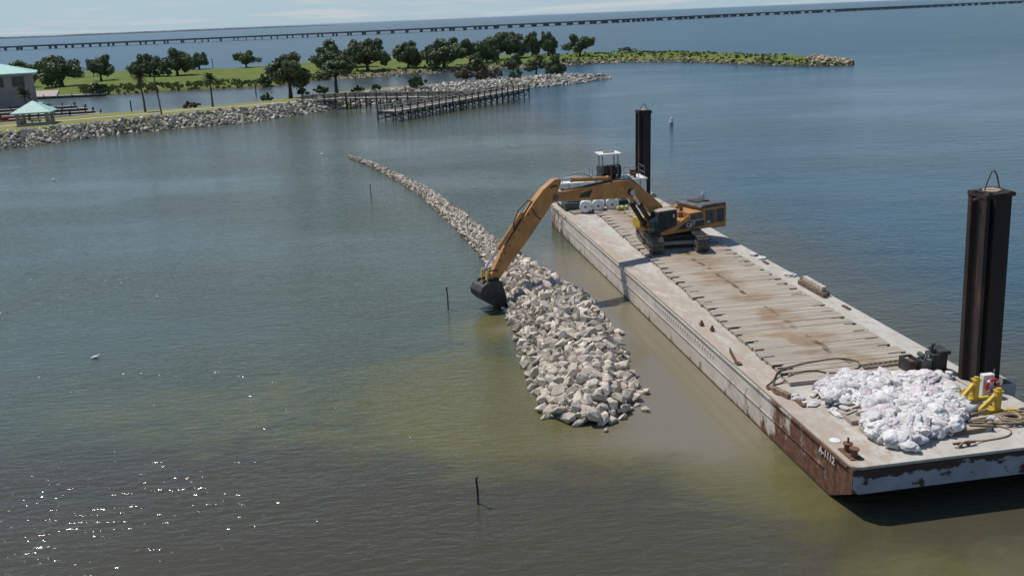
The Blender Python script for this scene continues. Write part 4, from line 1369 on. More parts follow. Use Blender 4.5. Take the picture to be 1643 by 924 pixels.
def timber_mat(s0, t0, t1, npl, wpl, label, group, z=DK, thick=0.2, ang=0.0, slot_shade=True):
    x, y, _ = BL(t0, s0)
    root = thing('timber_mat', label, 'timber mat', (x, y, z + 0.004), BA + ang, group)
    for k in range(npl):
        a = rg.uniform(-0.05, 0.05); b = rg.uniform(-0.05, 0.05)
        if k == npl - 1:
            if rg.random() < 0.75:
                b -= rg.uniform(0.35, 0.6)
            if rg.random() < 0.75:
                a += rg.uniform(0.35, 0.6)
        o = link('plank', rg.choice(plank_me), root)
        o.location = (a, (k + 0.5) * wpl, 0)
        o.scale = (t1 - t0 + b - a, wpl - rg.uniform(0.004, 0.014), thick + rg.uniform(-0.006, 0.006))
        o.rotation_euler = (0, 0, rg.gauss(0, 0.0025))
    for q0, q1, pr in ((0.12, 0.72, 0.8), (t1 - t0 - 0.95, t1 - t0 - 0.25, 0.8)):
        if slot_shade and rg.random() < pr:
            e = rg.uniform(-0.1, 0.1); yy = npl * wpl - 0.06
            MB().box((q0 + e, yy - 0.045, 0.05), (q1 + e, yy + 0.045, thick + 0.018)).build('slot_shade_bar', MT['black'], root, fix=False)  # raised black bar imitating the shade inside a lifting slot
    return root




def ordinal(k):
    return '%d%s' % (k, 'th' if 10 <= k % 100 <= 20 else {1: 'st', 2: 'nd', 3: 'rd'}.get(k % 10, 'th'))


mat_no = 0
s = 8.75
while s < 54.6:
    mat_no += 1
    w_ = rg.choice((0.29, 0.30, 0.31, 0.32))
    t0 = interp([(8.7, 1.45), (25, 2.05), (50, 2.9)], s) + rg.uniform(-0.08, 0.08)
    t1 = interp([(8.7, 9.2), (25, 9.25), (50, 9.3)], s) + rg.uniform(-0.08, 0.08)
    timber_mat(s, t0, t1, 4, w_, 'long weathered timber mat across the barge deck, %s from the sack heap' % ordinal(mat_no), 'timber mats across the barge deck', ang=rg.gauss(0, 0.003))
    s += w_ * 4 + rg.choice((0.01, 0.015, 0.02, 0.045))
timber_mat(1.7, 2.05, 7.5, 4, 0.5, 'low timber mat under the front edge of the sack heap', None)
timber_mat(3.8, 2.0, 7.4, 4, 0.45, 'low timber mat under the middle of the sack heap', None)
timber_mat(5.75, 2.2, 7.0, 5, 0.45, 'low timber mat under the rear of the sack heap', None)


# ------------------------------------------------------------------ spuds
def spud(t, s, zbot, ztop, w, d, label, lean=(0, 0), bail=1.0):
    x, y, _ = BL(t, s)
    root = thing('steel_spud', label, 'spud pile', (x, y, 0), BA)
    root.rotation_euler = (lean[0], lean[1], BA)
    # two wide flange beams welded side by side and plated: flanges stand proud, webs are recessed
    hw, hd = w / 2, d / 2
    pr = [(-hw, -hd), (-hw + 0.12 * w, -hd), (-hw + 0.14 * w, -hd + 0.22 * d), (-hw + 0.30 * w, -hd + 0.22 * d), (-hw + 0.32 * w, -hd), (hw - 0.22 * w, -hd), (hw - 0.20 * w, -hd + 0.04 * d), (hw - 0.02 * w, -hd + 0.10 * d), (hw, -hd + 0.14 * d),
          (hw, hd - 0.14 * d), (hw - 0.12 * w, hd), (hw - 0.4 * w, hd), (hw - 0.42 * w, hd - 0.2 * d), (-hw + 0.32 * w, hd - 0.2 * d), (-hw + 0.30 * w, hd), (-hw, hd), (-hw, hd - 0.2 * d), (-hw + 0.16 * w, hd - 0.24 * d), (-hw + 0.16 * w, -hd + 0.26 * d), (-hw, -hd + 0.2 * d)]
    mb = MB(); n = len(pr)
    mb.v = [(a, b, zbot) for a, b in pr] + [(a, b, ztop) for a, b in pr]
    mb.f = [tuple(range(n - 1, -1, -1)), tuple(range(n, 2 * n))] + [(i, (i + 1) % n, (i + 1) % n + n, i + n) for i in range(n)]
    mb.build('shaft', MT['spud'], root)
    MB().lathe([(hd * 0.55, ztop + 0.004), (hd * 0.6, ztop + 0.05), (hd * 0.3, ztop + 0.10)], 12).build('cap', MT['spud_top'], root)
    cb_ = MB(); zz = ztop - 0.28
    cb_.cyl((-hw - 0.26, -0.1, zz), (hw + 0.26, -0.1, zz - 0.02), 0.055, 8)
    cb_.build('cross_pin', MT['rust'], root)
    MB().tube([(-hw * 0.55, 0, ztop - 0.05), (-hw * 0.32, 0, ztop + 0.55 * bail), (-hw * 0.05, 0, ztop + 0.98 * bail), (hw * 0.10, 0, ztop + bail), (hw * 0.30, 0, ztop + 0.78 * bail), (hw * 0.62, 0, ztop - 0.05)], 0.035, 6).build('lifting_bail', MT['cable'], root)
    bd_ = MB()
    for (a0, b0, a1, b1) in ((-hw - 0.03, -hd - 0.03, hw + 0.03, -hd - 0.008), (-hw - 0.03, hd + 0.008, hw + 0.03, hd + 0.03), (-hw - 0.03, -hd - 0.007, -hw - 0.008, hd + 0.007), (hw + 0.008, -hd - 0.007, hw + 0.03, hd + 0.007)):
        bd_.box((a0, b0, ztop - 0.20), (a1, b1, ztop - 0.02))
    bd_.build('top_band', MT['spud'], root)
    return root


spud(10.75, 7.0, -3, 12.0, 1.42, 1.35, 'tall dark steel spud rising at the right edge near the sacks', (R(1.2), R(-3.4)), 0.95)
spud(10.0, 60.45, -3, 11.0, 1.32, 1.2, 'dark steel spud standing behind the white deckhouse at the stern', (0, R(0.4)), 0.6)

# ------------------------------------------------------------------ excavator
EC = (12.95, 73.85)
EA = math.atan2(-0.466, -0.885)
EZ = MATZ + 0.012
exc = thing('excavator', 'large yellow tracked excavator reaching its boom over the barge side', 'excavator', (EC[0], EC[1], EZ), EA)


def el(pts, z0=2.5):
    return [(x, z - z0) for x, z in pts]


# tracks
TA = R(92.7) - EA
Tm = Matrix.Rotation(TA, 4, 'Z')
shoe = MB().box((-0.125, -0.46, -0.035), (0.125, 0.46, 0.035)).box((-0.10, -0.46, 0.036), (-0.045, 0.46, 0.085)).box((0.02, -0.46, 0.036), (0.05, 0.46, 0.06)).mesh('track_shoe', MT['track'])
TL, TH = 6.9, 1.28
rr_ = TH / 2 - 0.08
for sgn in (-1, 1):
    fr = MB()
    fr.box((-TL / 2 + 0.7, -0.22, 0.30), (TL / 2 - 0.7, 0.22, 0.80))
    fr.box((-TL / 2 + 0.9, -0.30, 0.42), (TL / 2 - 0.9, 0.30, 0.66))
    for i in range(8):
        xx = -TL / 2 + 0.9 + i * (TL - 1.8) / 7
        fr.cyl((xx, -0.33, 0.24), (xx, 0.33, 0.24), 0.17, 12)
    trk = fr.build('track', MT['track'], exc)
    trk.matrix_local = Tm @ Matrix.Translation((-0.55, sgn * 1.76, 0))
    for e, nm in ((-1, 'idler_wheel'), (1, 'drive_sprocket')):
        w2 = MB(); xx = e * (TL / 2 - rr_ - 0.08)
        w2.cyl((xx, -0.2, TH / 2), (xx, 0.2, TH / 2), rr_ - 0.06, 20).cyl((xx, -0.32, TH / 2), (xx, 0.32, TH / 2), 0.2, 12)
        w2.build(nm, MT['track'], trk)
    half = TL / 2 - rr_ - 0.08
    per = 4 * half + 2 * math.pi * rr_
    ns = int(per / 0.262)
    for i in range(ns):
        u = per * i / ns
        if u < 2 * half:
            p = (-half + u, TH / 2 - rr_ - 0.03); a = math.pi
        elif u < 2 * half + math.pi * rr_:
            q = (u - 2 * half) / rr_; a = math.pi - q
            p = (half + (rr_ + 0.03) * math.sin(q), TH / 2 - (rr_ + 0.03) * math.cos(q))
        elif u < 4 * half + math.pi * rr_:
            q = u - 2 * half - math.pi * rr_; sag = 0.03 * math.sin(math.pi * q / (2 * half))
            p = (half - q, TH / 2 + rr_ + 0.03 - sag); a = 0.0
        else:
            q = (u - 4 * half - math.pi * rr_) / rr_; a = -q
            p = (-half - (rr_ + 0.03) * math.sin(q), TH / 2 + (rr_ + 0.03) * math.cos(q))
        o = link('track_shoe', shoe, trk)
        o.location = (p[0], 0, p[1]); o.rotation_euler = (0, a, 0)
cbm = MB(); cbm.box((-1.5, -1.55, 0.45), (1.5, 1.55, 0.95)).cyl((0, 0, 0.9), (0, 0, 1.16), 1.05, 28)
cbm.box((1.0, -1.6, 0.40), (1.45, 1.6, 0.85)).box((-1.45, -1.6, 0.40), (-1.0, 1.6, 0.85))
o = cbm.build('car_body', MT['black'], exc); o.matrix_local = Tm
MB().box((-2.05, -1.5, 0.30), (-1.75, 1.5, 0.55)).build('axle_step', MT['cab_top'], exc).matrix_local = Tm

# house
MB().prism([(2.2, 1.16), (2.2, 1.42), (-4.3, 1.42), (-4.3, 1.16)], -1.68, 1.68).build('deck_frame', MT['yellow'], exc, bevel=0.02)
# rear housing with the counterweight wrapped round the tail
MB().box((-4.42, -1.70, 1.425), (-2.05, 1.70, 2.80)).build('rear_housing', MT['yellow'], exc, bevel=0.07, seg=2)
cw = MB(); ring = [(-3.2, 1.66), (-4.44, 1.66), (-4.75, 1.0), (-4.82, 0.0), (-4.75, -1.0), (-4.44, -1.66), (-3.2, -1.66)]
n_ = len(ring)
cw.v = [(x, y, 1.02) for x, y in ring] + [(x, y, 2.55) for x, y in ring]
cw.f = [tuple(range(n_ - 1, -1, -1)), tuple(range(n_, 2 * n_))] + [(i, (i + 1) % n_, (i + 1) % n_ + n_, i + n_) for i in range(n_)]
cw.build('counterweight', MT['yellow'], exc, bevel=0.08, seg=2)
# side houses
for sg in (1, -1):
    y0, y1 = (0.78, 1.70) if sg > 0 else (-1.70, -0.78)
    MB().box((-2.03, y0, 1.425), (-0.62, y1, 2.62)).build('middle_compartment', MT['yellow'], exc, bevel=0.02)
    MB().box((-0.60, y0, 1.425), (0.30, y1, 2.15)).build('front_compartment', MT['yellow'], exc, bevel=0.02)
yo = 1.705
MB().box((-3.25, yo, 1.52), (-2.25, yo + 0.022, 2.62)).build('rear_door', MT['hood'], exc, bevel=0.01)
MB().box((-4.18, yo, 1.52), (-3.33, yo + 0.02, 2.62)).build('tail_grille', MT['hood'], exc, bevel=0.01)
for k in range(7):
    MB().box((-4.12, yo + 0.021, 1.60 + k * 0.145), (-3.39, yo + 0.035, 1.66 + k * 0.145)).build('grille_slat', MT['black'], exc)
MB().box((-1.95, yo, 2.02), (-0.75, yo + 0.022, 2.50)).build('middle_door', MT['hood'], exc, bevel=0.01)
MB().box((-2.10, yo + 0.003, 1.94), (-0.62, yo + 0.03, 1.985)).build('grab_rail', MT['lettering'], exc)
MB().prism([(-2.12, 1.45), (0.9, 1.45), (-0.35, 1.93), (-2.12, 1.93)], yo + 0.001, yo + 0.024).build('side_stripe', MT['black'], exc)
MB().prism([(2.05, 1.20), (2.2, 1.45), (0.9, 1.75), (-0.35, 2.42), (-0.72, 2.42), (-0.72, 2.20), (0.4, 1.60), (1.3, 1.22)], 1.72, 1.80).build('side_fender', MT['yellow'], exc, bevel=0.015)
c_ = text_mesh('CAT', 0.46, 0.004, MT['lettering'], 'side_emblem', exc, 0.014)
c_.matrix_local = Matrix.Translation((-0.75, yo + 0.030, 1.66)) @ Matrix(((-1, 0, 0, 0), (0, 0, 1, 0), (0, 1, 0, 0), (0, 0, 0, 1)))
c_['label'] = 'white maker lettering on the black side stripe'
tri = MB().add([(-0.13, 0.0, 0.0), (0.13, 0.0, 0.0), (0.0, 0.0, 0.17)], [(0, 1, 2)]).build('emblem_triangle', MT['bright_yellow'], exc)
tri.location = (-0.73, yo + 0.036, 1.44)
n2 = text_mesh('385', 0.26, 0.004, MT['lettering'], 'model_number', exc, 0.006)
n2.matrix_local = Matrix.Translation((-2.55, yo + 0.028, 1.66)) @ Matrix(((-1, 0, 0, 0), (0, 0, 1, 0), (0, 1, 0, 0), (0, 0, 0, 1)))
# engine hood, central deck
MB().box((-2.04, -0.76, 1.425), (-0.3, 0.76, 2.58)).build('engine_cover', MT['yellow'], exc, bevel=0.03)
MB().prism([(-4.40, 2.81), (-4.36, 3.00), (-4.2, 3.07), (-2.0, 3.05), (-1.85, 2.95), (-1.80, 2.81)], -1.66, 1.66).build('hood_top', MT['hood'], exc, bevel=0.04, seg=2)
MB().box((-3.6, -0.6, 3.085), (-2.2, 0.5, 3.13)).build('hood_grille', MT['black'], exc)
for (xx, yy, zz, r_) in ((-0.9, 0.3, 2.70, 0.16), (-1.3, -0.2, 2.72, 0.14), (-0.6, -0.4, 2.68, 0.12)):
    MB().tube([(xx, yy, 2.5), (xx, yy, zz + 0.1), (xx + 0.4, yy + 0.1, zz + 0.15), (xx + 0.7, yy, zz)], 0.06, 7).cyl((xx, yy, 2.5), (xx, yy, zz), r_, 10).build('valve_pipework', MT['rust'], exc)
ex_ = MB().tube([(-3.1, 0.3, 3.0), (-3.1, 0.3, 3.45), (-3.12, 0.3, 3.5), (-3.28, 0.3, 3.8)], [0.10, 0.10, 0.15, 0.14], 12)
ex_.build('exhaust_stack', MT['chrome'], exc)
MB().cyl((-4.1, -0.9, 3.0), (-4.1, -0.9, 3.35), 0.03, 6).lathe([(0.09, 0.0), (0.11, 0.08), (0.09, 0.17)], 10, Matrix.Translation((-4.1, -0.9, 3.35))).build('beacon', MT['white_paint'], exc)
# handrails on the far side
hr = MB()
hr.tube([(0.1, -1.6, 2.15), (0.1, -1.6, 2.95), (-1.6, -1.6, 3.15), (-1.6, -1.6, 2.6)], 0.025, 6)
hr.build('handrail', MT['yellow'], exc)
# right front tool box with steps
MB().box((0.3, -1.70, 1.425), (1.5, -0.75, 2.05)).build('right_platform', MT['black'], exc)
MB().box((1.52, -1.70, 1.42), (2.45, -0.70, 2.22)).build('tool_box', MT['bright_yellow'], exc, bevel=0.03)
# cab
cabp = [(0.62, 1.425), (0.62, 3.02), (2.42, 3.05), (2.72, 2.25), (2.72, 1.42)]
cab = MB().prism(cabp, 0.80, 1.74).build('cab', MT['black'], exc, bevel=0.05, seg=2)
MB().prism([(0.58, 3.06), (0.60, 3.15), (2.40, 3.17), (2.46, 3.07)], 0.78, 1.76).build('cab_roof', MT['cab_top'], cab, bevel=0.02)
MB().prism([(0.85, 2.10), (0.85, 2.90), (1.50, 2.92), (1.50, 2.10)], 1.742, 1.752).build('window', MT['glass'], cab)
MB().prism([(1.62, 1.72), (1.62, 2.92), (2.34, 2.94), (2.58, 2.28), (2.58, 1.72)], 1.742, 1.752).build('door_window', MT['glass'], cab)
fw = MB(); fw.add([(2.735, 0.90, 1.55), (2.735, 1.64, 1.55), (2.735, 1.64, 2.25), (2.46, 1.64, 2.95), (2.46, 0.90, 2.95), (2.735, 0.90, 2.25)], [(0, 1, 2, 5), (5, 2, 3, 4)])
fw.build('windscreen', MT['glass'], cab)
MB().tube([(2.5, 1.80, 1.5), (2.75, 1.95, 1.6), (2.75, 1.98, 2.4)], 0.02, 6).box((2.68, 1.90, 2.25), (2.72, 2.08, 2.6)).build('mirror', MT['black'], cab)
MB().box((0.9, 1.753, 2.5), (1.05, 1.765, 2.75)).build('window_sticker', MT['lettering'], cab)
MB().lathe([(0.13, 0.0), (0.13, 0.10), (0.06, 0.14)], 10, Matrix.Translation((2.2, 1.60, 1.05))).build('step_light', MT['white_paint'], exc)

# boom
boom_p = el([(0.75, 5.15), (1.05, 5.75), (2.14, 6.71), (3.04, 7.36), (3.75, 7.90), (4.35, 8.17), (5.38, 8.20), (7.09, 8.09), (8.77, 7.98), (10.79, 7.88), (11.05, 7.72), (11.12, 7.48), (11.0, 7.30), (9.89, 7.24), (7.67, 7.01), (4.81, 6.80), (3.97, 6.70), (3.04, 6.15), (2.14, 5.38), (1.45, 4.78), (0.95, 4.66), (0.72, 4.85)])
boom = MB().prism(boom_p, -0.40, 0.40).build('boom', MT['yellow'], exc, bevel=0.025)
MB().prism(el([(8.85, 7.34), (8.62, 7.66), (7.6, 7.84), (7.9, 7.28)]), 0.402, 0.406).build('boom_decal', MT['black'], boom)
MB().cyl((4.9, 0.40, 5.05), (4.9, 0.44, 5.05), 0.09, 12).build('lamp', MT['bright_yellow'], boom)
for yy in (-0.4, 0.4):
    MB().cyl((4.15, yy * 1.0, 4.72), (4.15, yy * 1.45, 4.72), 0.24, 16).build('boom_pin_boss', MT['black'], boom)
MB().cyl((10.86, -0.50, 5.08), (10.86, 0.50, 5.08), 0.20, 16).build('elbow_pin', MT['track'], boom)
MB().tube([(2.6, 0.2, 4.55), (3.9, 0.22, 5.66), (5.6, 0.22, 5.78), (7.6, 0.2, 5.62), (9.9, 0.16, 5.52), (10.5, 0.25, 5.75), (10.75, 0.38, 6.0), (11.3, 0.40, 5.9)], 0.045, 6).tube([(2.7, 0.05, 4.6), (4.0, 0.06, 5.68), (6, 0.06, 5.77), (8.6, 0.06, 5.58), (10.2, 0.06, 5.5)], 0.04, 6).build('boom_hose', MT['rubber'], boom)


def cylinder(name, p, q, rb, rrod, frac, yoff, parent, matb=None):
    p = Vector((p[0], yoff, p[1] - 2.5)); q = Vector((q[0], yoff, q[1] - 2.5))
    mid = p.lerp(q, frac)
    mb = MB().cyl(p, mid, rb, 14)
    mb.cyl(mid - (q - p).normalized() * 0.12, mid, rb * 1.15, 14)
    d = Vector((0, 0.16, 0))
    mb.cyl(p - d, p + d, rb * 1.2, 14)
    o = mb.build(name, matb or MT['yellow'], parent, smooth=False)
    rd = MB().cyl(mid, q, rrod, 12)
    rd.cyl(q - d, q + d, rb * 1.1, 14)
    rd.build('rod', MT['chrome'], o)
    return o


cylinder('boom_cylinder', (2.15, 4.30), (4.15, 7.22), 0.20, 0.10, 0.62, 0.60, exc, MT['black'])
cylinder('boom_cylinder', (2.15, 4.30), (4.15, 7.22), 0.20, 0.10, 0.62, -0.60, exc, MT['black'])
cylinder('stick_cylinder', (5.95, 8.42), (10.42, 8.80), 0.17, 0.10, 0.74, 0.0, exc)
MB().prism(el([(5.6, 8.12), (6.3, 8.10), (6.1, 8.55), (5.85, 8.55)]), -0.16, 0.16).build('cylinder_lug', MT['yellow'], boom)
MB().tube([(10.45, 0.20, 6.25), (9.9, 0.25, 6.60), (9.0, 0.25, 6.68), (8.3, 0.22, 6.62), (7.6, 0.2, 6.25), (7.0, 0.2, 5.75)], 0.05, 7).build('hose_loop', MT['cab_top'], exc)

# stick
stick_p = el([(10.30, 8.72), (10.42, 8.95), (10.86, 8.94), (11.84, 8.32), (12.39, 7.78), (13.2, 6.86), (14.2, 5.66), (15.2, 4.36), (16.0, 3.22), (16.38, 2.60), (16.35, 2.15), (16.05, 1.95), (15.7, 2.26), (14.5, 3.52), (13.12, 4.92), (12.03, 6.12), (11.15, 7.16), (10.75, 7.35), (10.58, 7.6), (10.62, 7.95)])
stick = MB().prism(stick_p, -0.32, 0.32).build('stick', MT['yellow'], exc, bevel=0.025)
MB().tube([(12.9, 0.335, 4.55), (12.55, 0.36, 3.95), (12.2, 0.36, 3.65)], 0.04, 6).build('stick_strap', MT['rubber'], stick)
MB().tube([(12.75, 0.2, 5.0), (13.2, 0.25, 5.15), (14.0, 0.3, 4.55), (14.45, 0.25, 3.6), (14.3, 0.25, 3.1)], 0.045, 6).tube([(12.7, 0.0, 5.0), (13.4, 0.05, 4.2), (14.4, 0.08, 2.98), (15.2, 0.1, 2.05)], 0.045, 6).build('stick_hose', MT['rubber'], stick)
for i in range(7):
    u = i / 6
    MB().cyl((13.2 + 2.5 * u, 0.32, 4.12 - 3.1 * u), (13.2 + 2.5 * u, 0.36, 4.12 - 3.1 * u), 0.06, 8).build('bolt', MT['black'], stick)
cylinder('bucket_cylinder', (13.75, 6.55), (16.85, 2.95), 0.16, 0.09, 0.62, 0.0, exc, MT['yellow'])
MB().bar((13.4, 0, 4.1), (13.8, 0, 4.1), 0.2, 0.4).build('cylinder_bracket', MT['yellow'], stick)
for yy in (-0.42, 0.42):
    MB().bar((16.85, yy, 0.45), (16.95, yy, -0.55), 0.10, 0.26, (0, 1, 0)).build('bucket_link', MT['bright_yellow'], exc)
    MB().bar((16.85, yy * 0.85, 0.45), (15.95, yy * 0.85, 0.35), 0.08, 0.2, (0, 1, 0)).build('idler_link', MT['black'], exc)
# bucket
bw = 0.82
outer = el([(15.90, 2.10), (16.45, 2.22), (17.05, 2.16), (17.45, 1.92), (17.68, 1.55), (17.62, 1.15), (17.2, 0.72), (16.6, 0.36), (16.0, 0.10), (15.45, -0.02)])
bk = MB()
n = len(outer); th = 0.09
cx_ = sum(p[0] for p in outer) / n - 0.5; cz_ = sum(p[1] for p in outer) / n
inner = []
for x, z in outer:
    d = Vector((cx_ - x, cz_ - z)); d.normalize(); inner.append((x + d.x * th, z + d.y * th))
for ring_ in (outer, inner):
    for y_ in (-bw, bw):
        bk.v += [(x, y_, z) for x, z in ring_]
for i in range(n - 1):
    bk.f.append((i, i + 1, n + i + 1, n + i))
    bk.f.append((2 * n + i, 3 * n + i, 3 * n + i + 1, 2 * n + i + 1))
bk.f += [(0, n, 3 * n, 2 * n), (n - 1, 2 * n + n - 1, 3 * n + n - 1, 2 * n - 1)]
for sgn in (0, 1):
    for i in range(n - 1):
        bk.f.append((sgn * n + i, sgn * n + i + 1, (2 + sgn) * n + i + 1, (2 + sgn) * n + i))
bucket = bk.build('bucket', MT['black'], exc)
for sgn in (-1, 1):
    MB().prism(outer + [(15.62, 0.9 - 2.5 + 0.2)], sgn * bw - 0.035, sgn * bw + 0.035).build('side_plate', MT['black'], bucket)
for i in range(6):
    yy = -bw + 0.12 + i * (2 * bw - 0.24) / 5
    MB().add([(15.55, yy - 0.09, -2.68), (15.55, yy + 0.09, -2.68), (15.55, yy + 0.09, -2.50), (15.55, yy - 0.09, -2.50), (15.12, yy - 0.05, -2.70), (15.12, yy + 0.05, -2.70)], [(0, 1, 2, 3), (0, 4, 5, 1), (2, 5, 4, 3), (0, 3, 4), (1, 5, 2)]).build('tooth', MT['track'], bucket)
for yy in (-0.42, 0.42):
    MB().prism([(15.88, -0.45), (16.0, -0.15), (17.15, -0.20), (17.3, -0.40)], yy - 0.05, yy + 0.05).build('bucket_lug', MT['black'], bucket)

# ------------------------------------------------------------------ stern deckhouse and winch station
dh = thing('deckhouse', 'long white deckhouse box across the barge stern', 'deckhouse', BL(0, 56.2, DK), BA)
MB().box((0.5, 0.1, 0.02), (9.0, 2.5, 0.42)).build('skid', MT['green_paint'], dh)
MB().box((0.35, 0, 0.43), (9.05, 2.6, 2.42)).build('wall', MT['white_paint'], dh, bevel=0.02)
MB().box((0.25, -0.1, 2.425), (9.15, 2.7, 2.52)).build('roof', MT['white_paint'], dh)
for xx in (1.2, 2.1, 3.2, 4.6, 6.0, 7.4, 8.4):
    MB().box((xx - 0.03, -0.05, 0.45), (xx + 0.03, -0.005, 2.40)).build('rib', MT['grey_steel'], dh)
MB().box((6.4, -0.03, 0.5), (7.2, -0.004, 2.2)).build('door', MT['grey_steel'], dh)
MB().tube([(0.5, 0.1, 2.5), (0.6, 0.1, 2.95), (1.0, 0.1, 3.08), (1.9, 0.1, 3.10), (2.5, 0.1, 3.0), (2.9, 0.1, 2.5)], 0.06, 7).build('hoop_rail', MT['white_paint'], dh)
MB().box((0.5, -1.15, 0.02), (2.3, -0.25, 0.75)).build('locker', MT['green_paint'], dh)
ws = thing('winch_station', 'open winch control station with a white canopy on the stern deckhouse', 'winch station', BL(5.5, 57.4, DK + 2.525), BA)
for sx in (-0.78, 0.78):
    for sy in (-0.7, 0.7):
        MB().cyl((sx, sy, 0), (sx, sy, 2.42), 0.06, 7).build('canopy_post', MT['grey_steel'], ws)
MB().box((-1.10, -1.0, 2.42), (1.10, 1.0, 2.56)).build('canopy', MT['white_paint'], ws, bevel=0.03)
MB().box((-0.55, -0.3, 2.66), (0.55, 0.3, 2.72)).box((-0.5, -0.05, 2.565), (-0.42, 0.05, 2.655)).box((0.42, -0.05, 2.565), (0.5, 0.05, 2.655)).build('roof_rack', MT['grey_steel'], ws)
for xx in (-0.95, 0.25):
    dr_ = MB()
    dr_.cyl((xx, -0.2, 0.75), (xx + 0.85, -0.2, 0.75), 0.38, 18).cyl((xx, -0.2, 0.75), (xx + 0.06, -0.2, 0.75), 0.62, 18).cyl((xx + 0.80, -0.2, 0.75), (xx + 0.86, -0.2, 0.75), 0.62, 18)
    dr_.build('winch_drum', MT['black'], ws)
MB().box((-0.9, 0.5, 0.0), (0.9, 1.2, 1.15)).build('engine_block', MT['black'], ws)
MB().box((-0.03, -0.95, 0.0), (0.12, -0.5, 1.35)).build('control_pedestal', MT['rust'], ws)
MB().box((-0.35, 0.1, 0.35), (0.15, 0.45, 0.48)).box((-0.35, 0.42, 0.48), (0.15, 0.48, 0.95)).build('operator_seat', MT['black'], ws)
MB().box((-1.15, -0.95, 0.0), (1.2, 1.25, 0.08)).build('base_frame', MT['green_paint'], ws)
for xx in (0.9, 1.02):
    MB().tube([(xx, -0.6, 0.1), (xx, -0.55, 0.9), (xx - 0.1, -0.2, 1.25), (xx - 0.1, 0.3, 1.3)], 0.04, 6).build('hydraulic_hose', MT['rubber'], ws)


def railing(name, label, pts, hgt, group=None):
    root = thing(name, label, 'railing', BL(pts[0][0], pts[0][1], DK + 2.525), BA, group)
    P = [Vector((a - pts[0][0], b - pts[0][1], 0)) for a, b in pts]
    for p in P:
        MB().cyl((p.x, p.y, 0), (p.x, p.y, hgt), 0.03, 6).build('post', MT['grey_steel'], root)
    for a, b in zip(P, P[1:]):
        for z in (hgt * 0.5, hgt):
            MB().cyl((a.x, a.y, z), (b.x, b.y, z), 0.025, 6).build('rail', MT['grey_steel'], root)


railing('guard_rail', 'thin steel guard rail left of the winch station', [(3.6, 57.6), (3.6, 56.4), (4.3, 56.4)], 1.15)
railing('guard_rail', 'thin steel guard rail right of the winch station', [(6.8, 56.4), (7.4, 56.4), (8.3, 56.4), (8.9, 56.4), (8.9, 58.4)], 1.1)
o = MB().lathe([(0.3, 0), (0.32, 0.05), (0.3, 0.78), (0.1, 0.84)], 14).box((-0.05, -0.38, 0.3), (0.05, -0.28, 0.6)).build('fuel_drum', MT['rust'])
put(o, BL(7.9, 57.0, DK + 2.525), BA); tag(o, 'rusty drum behind the guard rail on the deckhouse roof', 'drum')
o = MB().box((0, 0, 0), (1.4, 0.7, 0.18)).box((0.1, 0.1, 0.181), (0.9, 0.6, 0.30)).build('folded_tarp', MT['white_plastic'], bevel=0.04)
put(o, BL(6.5, 56.4, DK + 2.525), BA + 0.1); tag(o, 'folded white tarp on the deckhouse roof', 'tarp')

for i, (t, s, r_, L_, lab) in enumerate([(2.25, 53.9, 0.58, 1.35, 'left one of three white plastic tanks lying before the deckhouse'), (3.5, 53.9, 0.60, 1.35, 'middle one of three white plastic tanks lying before the deckhouse'), (4.95, 54.1, 0.62, 1.5, 'right, largest one of three white plastic tanks lying before the deckhouse')]):
    root = thing('plastic_tank', lab, 'tank', BL(t, s, DK), BA - 0.28, 'white tanks before the deckhouse')
    X = Matrix.Translation((0, L_ / 2, r_ + 0.07)) @ Matrix.Rotation(R(90), 4, 'X')
    MB().lathe([(r_ * 0.80, 0.0), (r_ * 0.95, 0.03), (r_, 0.10), (r_, L_ * 0.30), (r_ * 0.96, L_ * 0.32), (r_ * 0.96, L_ * 0.36), (r_, L_ * 0.38), (r_, L_ * 0.64), (r_ * 0.96, L_ * 0.66), (r_ * 0.96, L_ * 0.70), (r_, L_ * 0.72), (r_, L_ - 0.10), (r_ * 0.95, L_ - 0.03), (r_ * 0.80, L_)], 22, X).build('shell', MT['white_plastic'], root, smooth=False)
    e = Matrix.Translation((0, -L_ / 2 - 0.02, r_ + 0.07)) @ Matrix.Rotation(R(90), 4, 'X')
    MB().lathe([(r_ * 0.62, 0), (r_ * 0.62, 0.03), (r_ * 0.55, 0.03)], 20, e).build('end_ring', MT['white_paint'], root)
    MB().lathe([(0.11, 0), (0.11, 0.07), (0.09, 0.09)], 12, e).build('bung', MT['hood'], root)
    for yy in (-L_ * 0.3, L_ * 0.3):
        MB().prism([(-r_ * 0.9, 0), (r_ * 0.9, 0), (r_ * 0.75, 0.28), (r_ * 0.5, 0.13), (0, 0.065), (-r_ * 0.5, 0.13), (-r_ * 0.75, 0.28)], yy - 0.06, yy + 0.06).build('cradle', MT['old_wood'], root)
for i, (t, s) in enumerate(((5.15, 52.7), (5.6, 52.75), (6.05, 52.9))):
    root = thing('net_float', 'round lime green float lying in front of the largest white tank', 'float', BL(t, s, DK + 0.21), BA, 'lime floats before the tanks')
    MB().lathe([(0.03, 0.0), (0.16, 0.06), (0.22, 0.18), (0.22, 0.26), (0.16, 0.38), (0.06, 0.44)], 14).build('ball', MT['float'], root, smooth=True)
    MB().lathe([(0.05, 0.44), (0.05, 0.50)], 8).build('eye', MT['rubber'], root)
pt = thing('wooden_pallet', 'stack of loose boards beside the left white tank', 'pallet', BL(0.9, 53.3, DK), BA + 0.15)
for i in range(5):
    MB().box((0, i * 0.25, 0.10), (1.1, i * 0.25 + 0.2, 0.14)).build('slat', MT['old_wood'] if i % 2 else MT['timber'], pt)
for xx in (0.05, 0.5, 0.95):
    MB().box((xx, 0, 0), (xx + 0.1, 1.2, 0.098)).build('bearer', MT['old_wood'], pt)

